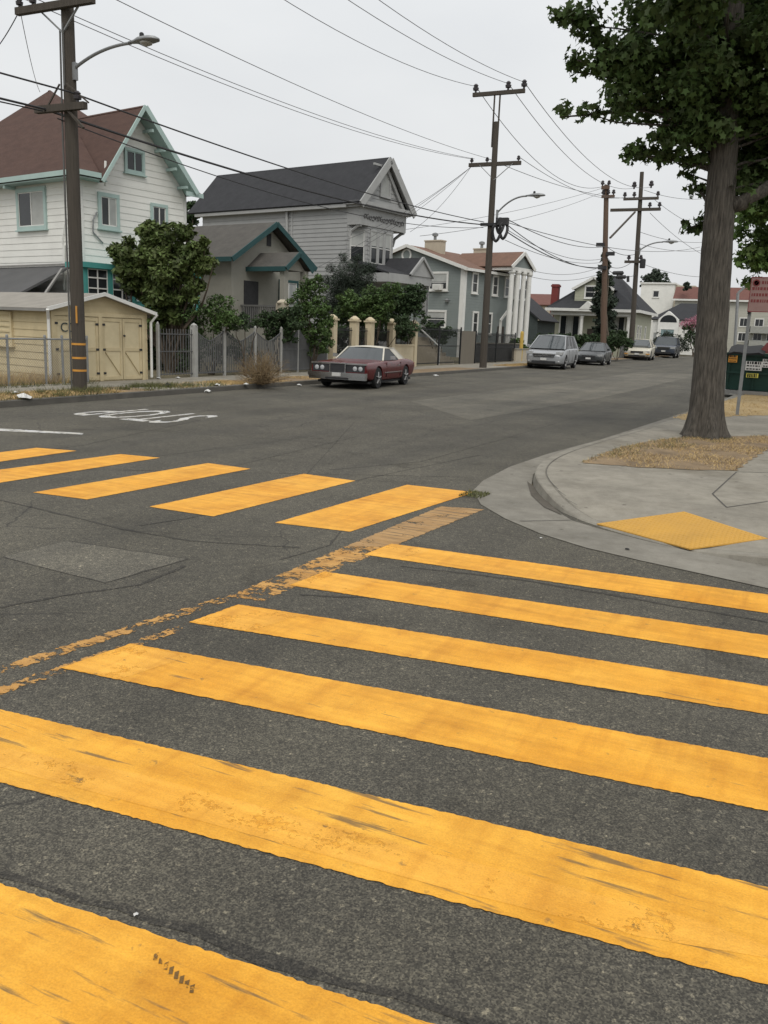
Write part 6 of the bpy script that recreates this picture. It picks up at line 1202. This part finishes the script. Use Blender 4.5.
SUV = dict(L=4.6, W=1.84, wr=.36, wf=-1.35, wb=1.32, handles=(0, .9), seams=(-.75, .35, 1.3), bm=NAVY,
  stations=[(-2.3, .38, .78, .84, .88), (-2.2, .28, .88, .94, .9), (-1.7, .26, .98, .99, .91), (-1.0, .26, 1.04, 1.0, .92), (0, .26, 1.04, 1.0, .93), (1.9, .26, 1.06, 1.0, .93), (2.2, .3, 1.04, .97, .92), (2.3, .42, .98, .94, .92)],
  gh=dict(zb=1.03, zr=1.62, y=(-1.05, -.35, 1.75, 2.2), wb=.92, wt=.76, pillars=((.1, .07), (1.15, .07)), cp=.35),
  headlight=[(-.86, -.52, -2.28, -2.0, .74, .88), (.52, .86, -2.28, -2.0, .74, .88)], grille=[(-.45, .45, -2.32, -2.25, .66, .84)], chrome_trim=[(-.47, .47, -2.33, -2.28, .84, .87)], air_intake=[(-.6, .6, -2.32, -2.25, .34, .46)], licence_plate=[(-.16, .16, -2.35, -2.31, .49, .60)])
f0 = gnd(337, 387); car('parked_coupe', (-13.32, 26.7, 0), R(6), 'vintage dark red two door car with cream roof and chrome bumper', LTD, MAROON, VINYL, .985)
def kerb_y(px, py=365, x=-13.7): return atx(px, py, x).y
car('parked_minivan', (-13.75, kerb_y(553), 0), R(4), 'silver minivan parked at the far kerb past the middle pole', VAN, SILVER, None, 1.18)
car('parked_sedan', (-13.75, kerb_y(594), 0), R(3), 'dark grey sedan parked right behind the silver minivan', SED, GRAPH, None, 1.12)
car('parked_sedan', (aty(640, 352, 92).x, 92, 0), R(4), 'cream sedan parked in front of the dark blue wagon', SED2, CHAMP, None, 1.42)
car('parked_wagon', (aty(666, 352, 113).x, 113, 0), R(2), 'dark blue wagon parked last, behind the cream sedan', SUV, NAVY, None, 1.52)

# ------------------------------------------------------------------ right hand side: dumpster and parking sign
dy = 33.5; dA = aty(723, 392, dy); dB = aty(800, 396, dy); dx0, dx1 = dA.x, dB.x; zt = aty(735, 350, dy).z
t = thing('dumpster', ((dx0+dx1)/2, dy, .13), 'dark green dumpster with stickers behind the sign post', 'dumpster')
b = MB(); b.hexa([(dx0+.06, dy+.06, .28), (dx1, dy+.06, .28), (dx1, dy+1.4, .28), (dx0+.06, dy+1.4, .28), (dx0-.02, dy-.05, zt-.12), (dx1, dy-.05, zt-.12), (dx1, dy+1.5, zt-.12), (dx0-.02, dy+1.5, zt-.12)])
b.bar((dx0-.05, dy-.09, zt-.14), (dx1, dy-.09, zt-.14), .08, .10); b.bar((dx0+.02, dy-.01, .9), (dx1, dy-.01, .9), .06, .08)
for xx in np.arange(dx0+.1, dx1, .85): b.bar((xx, dy+.03, .3), (xx, dy-.06, zt-.15), .06, .06, up=(0, 1, 0))
b.build('bin', DUMP, t)
for k, xx in enumerate(np.linspace(dx0, dx1-1.0, 2)):
    b = MB(); N = 6; w_ = (dx1-dx0)/2-.04
    for i in range(N):
        u0, u1 = i/N, (i+1)/N; z_ = lambda u: zt-.06+.09*math.sin(u*3.1)+.05*math.sin(u*9); b.quad((xx+w_*u0, dy-.16, z_(u0)-.09), (xx+w_*u1, dy-.16, z_(u1)-.09), (xx+w_*u1, dy+1.5, z_(u1)+.18), (xx+w_*u0, dy+1.5, z_(u0)+.18)); b.quad((xx+w_*u0, dy-.16, z_(u0)-.16), (xx+w_*u1, dy-.16, z_(u1)-.16), (xx+w_*u1, dy-.16, z_(u1)-.09), (xx+w_*u0, dy-.16, z_(u0)-.09))
    b.build('lid', BLKBAG, t)
b = MB(); b.box(dx0-.1, dx1+.1, dy-.25, dy+1.6, .14, .26); b.build('skid_base', STEELB, t)
for (pa_, pb_, m_, nm) in (((729, 355), (737, 362.5), STO, 'orange_sticker'), ((746, 361), (761.5, 371), STW, 'notice_sticker'), ((746.5, 373), (758, 378), STY, 'yellow_sticker'), ((763, 359), (775, 368), STW, 'notice_sticker')):
    a, c = aty(*pa_, dy-.1), aty(*pb_, dy-.1); b = MB(); b.box(a.x, c.x, dy-.125, dy-.115, c.z, a.z); so = b.build(nm, m_, t); b = MB(); W_ = c.x-a.x; H_ = a.z-c.z
    rowsn = 3 if m_ is not STY else 1
    for r_ in range(rowsn):
        x_ = a.x+W_*.08; zz = a.z-H_*(r_+.5)/rowsn; hh = H_*.26/rowsn*(1.6 if r_ == 0 else .8)
        while x_ < c.x-W_*.12: l_ = W_*random.uniform(.06, .16); b.box(x_, min(x_+l_, c.x-W_*.08), dy-.128, dy-.125, zz-hh, zz+hh); x_ += l_+W_*.05
    b.build('print', INK, so)
t = thing('overflow_lid', aty(764, 352, dy+.9), 'dull red flap of rubbish sticking out of the dumpster', 'rubbish'); b = MB(); p = aty(766, 349, dy+.6); b.hexa([p+V3(-.25, 0, -.15), p+V3(.5, 0, -.15), p+V3(.5, .4, -.15), p+V3(-.25, .4, -.15), p+V3(.0, .05, .22), p+V3(.5, .05, .28), p+V3(.5, .35, .28), p+V3(.0, .35, .22)]); b.build('flap', mat('dull_red', (.20, .05, .05), .7), t)
sy = gnd(737, 415, .13).y; sb = gnd(737, 415, .13); st_ = aty(750, 303, sy)
t = thing('parking_sign', sb, 'faded red and white street sign on a leaning grey post at the right edge', 'sign')
b = MB(); b.box(-.03, .03, -.02, .02, 0, 1); b.v = [tuple(sb.lerp(st_+V3(.02, 0, .1), v[2])+V3(v[0]*1.3, v[1], 0)) for v in b.v]
for k in range(18):
    c = sb.lerp(st_, (k+2)/21); b.lathe((c.x, c.y-.022, c.z), [(.010, 0), (.010, .002)], 6, 'y')
b.build('post', GALV, t)
sA, sB = aty(752.5, 277, sy-.06), aty(748.5, 312, sy-.06); wS = .62; zb_, zt_ = sB.z, sA.z; xs0 = sA.x-.02
b = MB(); b.box(xs0, xs0+wS, sy-.09, sy-.08, zb_, zt_); so = b.build('sign_plate', SIGNF, t)
b = MB(); b.box(xs0, xs0+wS, sy-.094, sy-.09, zt_-.02, zt_); b.box(xs0, xs0+.015, sy-.094, sy-.09, zb_, zt_-.02); b.box(xs0, xs0+wS, sy-.094, sy-.09, zb_, zb_+.02)
b.lathe((xs0+.13, sy-.09, zt_-.14), [(.085, 0), (.085, -.004), (.055, -.004), (.055, 0)], 18, 'y'); b.bar((xs0+.08, sy-.093, zt_-.19), (xs0+.18, sy-.093, zt_-.09), .02, .004)
for r_ in range(4):
    x_ = xs0+.05+(.2 if r_ == 0 else 0); zz = zt_-.13-r_*.145
    while x_ < xs0+wS-.08: l_ = random.uniform(.025, .06); b.box(x_, x_+l_, sy-.093, sy-.09, zz-.035, zz+.035); x_ += l_+.02
b.build('sign_print', SIGNR, so)
b = MB(); c = aty(749, 312, sy-.03); b.box(c.x-.03, c.x+.03, sy-.08, sy, c.z-.05, c.z+.05); b.build('clamp', DARKM, t)
# a second bare lamp post seen past the trunk
p = aty(736.5, 345, 60); pt = aty(738, 293, 60); t = thing('street_lamp', (p.x, 60, .1), 'thin grey lamp post with angled head seen just right of the trunk', 'street lamp'); b = MB(); b.tube([(p.x, 60, .1), pt], .09, 8); b.build('post', METAL, t); b = MB(); b.bar(pt, aty(746, 286, 60), .16, .14); b.build('lamp_head', METAL, t)

# ------------------------------------------------------------------ litter
def scrap(px, py, sz, m, label, z=.14, nm='litter', road=False):
    c = gnd(px, py, .01 if road else .13); b = MB(); n = 9; pts = [(c.x+sz*random.uniform(.5, 1)*math.cos(k*6.28/n), c.y+sz*random.uniform(.5, 1)*math.sin(k*6.28/n), c.z+random.uniform(.005, .05)*sz/.12) for k in range(n)]; top = (c.x, c.y, c.z+sz*.6)
    for k in range(n): b.quad(pts[k], pts[(k+1) % n], top); b.quad(pts[(k+1) % n], pts[k], (c.x, c.y, c.z+.002))
    tag(b.build(nm, m), label, 'litter')
scrap(208, 392.5, .16, PAPER, 'crumpled white paper in the gutter left of the dry bush', road=True); scrap(167, 387, .2, BLKBAG, 'black plastic bag lying on the verge past the pole', nm='plastic_bag'); scrap(24, 399, .22, PAPER, 'pale crumpled bag on the verge at the left edge', nm='plastic_bag')
scrap(159, 379, .1, PAPER, 'small white scrap on the footway by the garage corner'); scrap(178, 378.5, .1, PAPER, 'small white scrap on the footway in front of the iron fence'); scrap(246, 385, .12, PAPER, 'white scrap at the foot of the dry bush'); scrap(299, 386, .12, PAPER, 'white scrap in the gutter in front of the red car', road=True)
scrap(15, 394, .12, PAPER, 'small white scrap on the verge near the left edge'); scrap(217, 386, .13, PAPER, 'white scrap on the verge between bag and bush'); scrap(436, 376.5, .14, PAPER, 'white scrap at the kerb behind the red car', road=False)
for (px, py, s_) in ((247, 419, .03), (136, 914, .012), (540, 538, .015), (627, 549, .022), (434, 457, .03), (230, 531, .02)):
    pass
scrap(627, 549.5, .025, INK, 'small dark pebble in the gutter below the tactile panel', road=True, nm='pebble'); scrap(136, 914.5, .012, PAPER, 'tiny white fleck on the asphalt beside the nearest yellow bar', road=True, nm='pebble'); scrap(541, 538, .015, PAPER, 'tiny pale stone on the asphalt below the kerb', road=True, nm='pebble')
# tyre tread print on the nearest bar
b = MB()
for k in range(8):
    c = gnd(156+k*5.2, 958+k*4.6); d = Vector((.6, .45, 0)).normalized(); s = Vector((-.45, .6, 0)).normalized(); b.quad(*[tuple(c+d*x_+s*y_+V3(0, 0, .0056)) for x_, y_ in ((-.008, -.014), (.003, -.017), (.007, .016), (-.006, .012))])
struct(b.build('tyre_print', paint('tread_rubber', (.13, .075, .018), fade=(.26, .13, .025), wear=.56, ws=14.0)))

# ------------------------------------------------------------------ camera, light, world
cam = bpy.data.cameras.new('camera'); co = bpy.data.objects.new('camera', cam); COL.objects.link(co); SC.camera = co
cam.sensor_fit = 'VERTICAL'; cam.sensor_height = 36.0; cam.lens = 36.0*F_PX/1024; cam.clip_end = 3000; cam.clip_start = .05
M = Matrix.Rotation(YAW, 4, 'Z') @ Matrix.Rotation(R(90)-PITCH, 4, 'X') @ Matrix.Rotation(ROLL, 4, 'Z')
co.matrix_world = Matrix.Translation(EYEP) @ M
SUN_EL, SUN_AZ = R(52), R(152)
sd = bpy.data.lights.new('sun', 'SUN'); sd.energy = 1.5; sd.angle = R(30); sd.color = (1.0, .95, .87); so = bpy.data.objects.new('sun', sd); COL.objects.link(so)
dirv = Vector((math.sin(SUN_AZ)*math.cos(SUN_EL), math.cos(SUN_AZ)*math.cos(SUN_EL), math.sin(SUN_EL))); so.rotation_euler = dirv.to_track_quat('Z', 'Y').to_euler(); so.location = (0, 0, 40)
wd = bpy.data.worlds.new('World'); SC.world = wd; wd.use_nodes = True; nt = wd.node_tree; L = nt.links.new; bg = nt.nodes['Background']
sky = nn(nt, 'ShaderNodeTexSky', sky_type='NISHITA'); sky.sun_disc = False; sky.sun_elevation = SUN_EL; sky.sun_rotation = SUN_AZ; sky.dust_density = 4
tc = nn(nt, 'ShaderNodeTexCoord'); sp = nn(nt, 'ShaderNodeSeparateXYZ'); L(tc.outputs['Generated'], sp.inputs[0])
gr = nn(nt, 'ShaderNodeValToRGB'); e = gr.color_ramp.elements; e[0].position = 0; e[0].color = (.745, .752, .757, 1); e[1].position = 1; e[1].color = (1.30, 1.31, 1.32, 1)
el = gr.color_ramp.elements.new(.30); el.color = (.845, .862, .872, 1)
L(sp.outputs['Z'], gr.inputs[0])
no = nn(nt, 'ShaderNodeTexNoise'); no.inputs['Scale'].default_value = 2.2; no.inputs['Detail'].default_value = 5; mp = nn(nt, 'ShaderNodeMapping'); mp.inputs['Scale'].default_value = (1, 1, 2.6); L(tc.outputs['Generated'], mp.inputs['Vector']); L(mp.outputs[0], no.inputs['Vector'])
nr = nn(nt, 'ShaderNodeValToRGB'); nr.color_ramp.elements[0].position = .3; nr.color_ramp.elements[0].color = (.93, .935, .945, 1); nr.color_ramp.elements[1].position = .7; nr.color_ramp.elements[1].color = (1.055, 1.053, 1.045, 1); L(no.outputs['Fac'], nr.inputs[0])
ml = nn(nt, 'ShaderNodeMix', data_type='RGBA', blend_type='MULTIPLY'); ml.inputs[0].default_value = 1; L(gr.outputs[0], ml.inputs[6]); L(nr.outputs[0], ml.inputs[7])
sc10 = nn(nt, 'ShaderNodeVectorMath', operation='SCALE'); sc10.inputs['Scale'].default_value = 10; L(ml.outputs[2], sc10.inputs[0])   # cloud deck in the sky's own units
mx = nn(nt, 'ShaderNodeMix', data_type='RGBA'); mx.inputs[0].default_value = .96; L(sky.outputs[0], mx.inputs[6]); L(sc10.outputs[0], mx.inputs[7]); L(mx.outputs[2], bg.inputs['Color']); bg.inputs['Strength'].default_value = .1
SC.view_settings.view_transform = 'Standard'; SC.view_settings.look = 'None'; SC.view_settings.exposure = 0; SC.view_settings.gamma = 1; SC.view_settings.use_curve_mapping = False
SC.cycles.max_bounces = 6; SC.cycles.transparent_max_bounces = 8
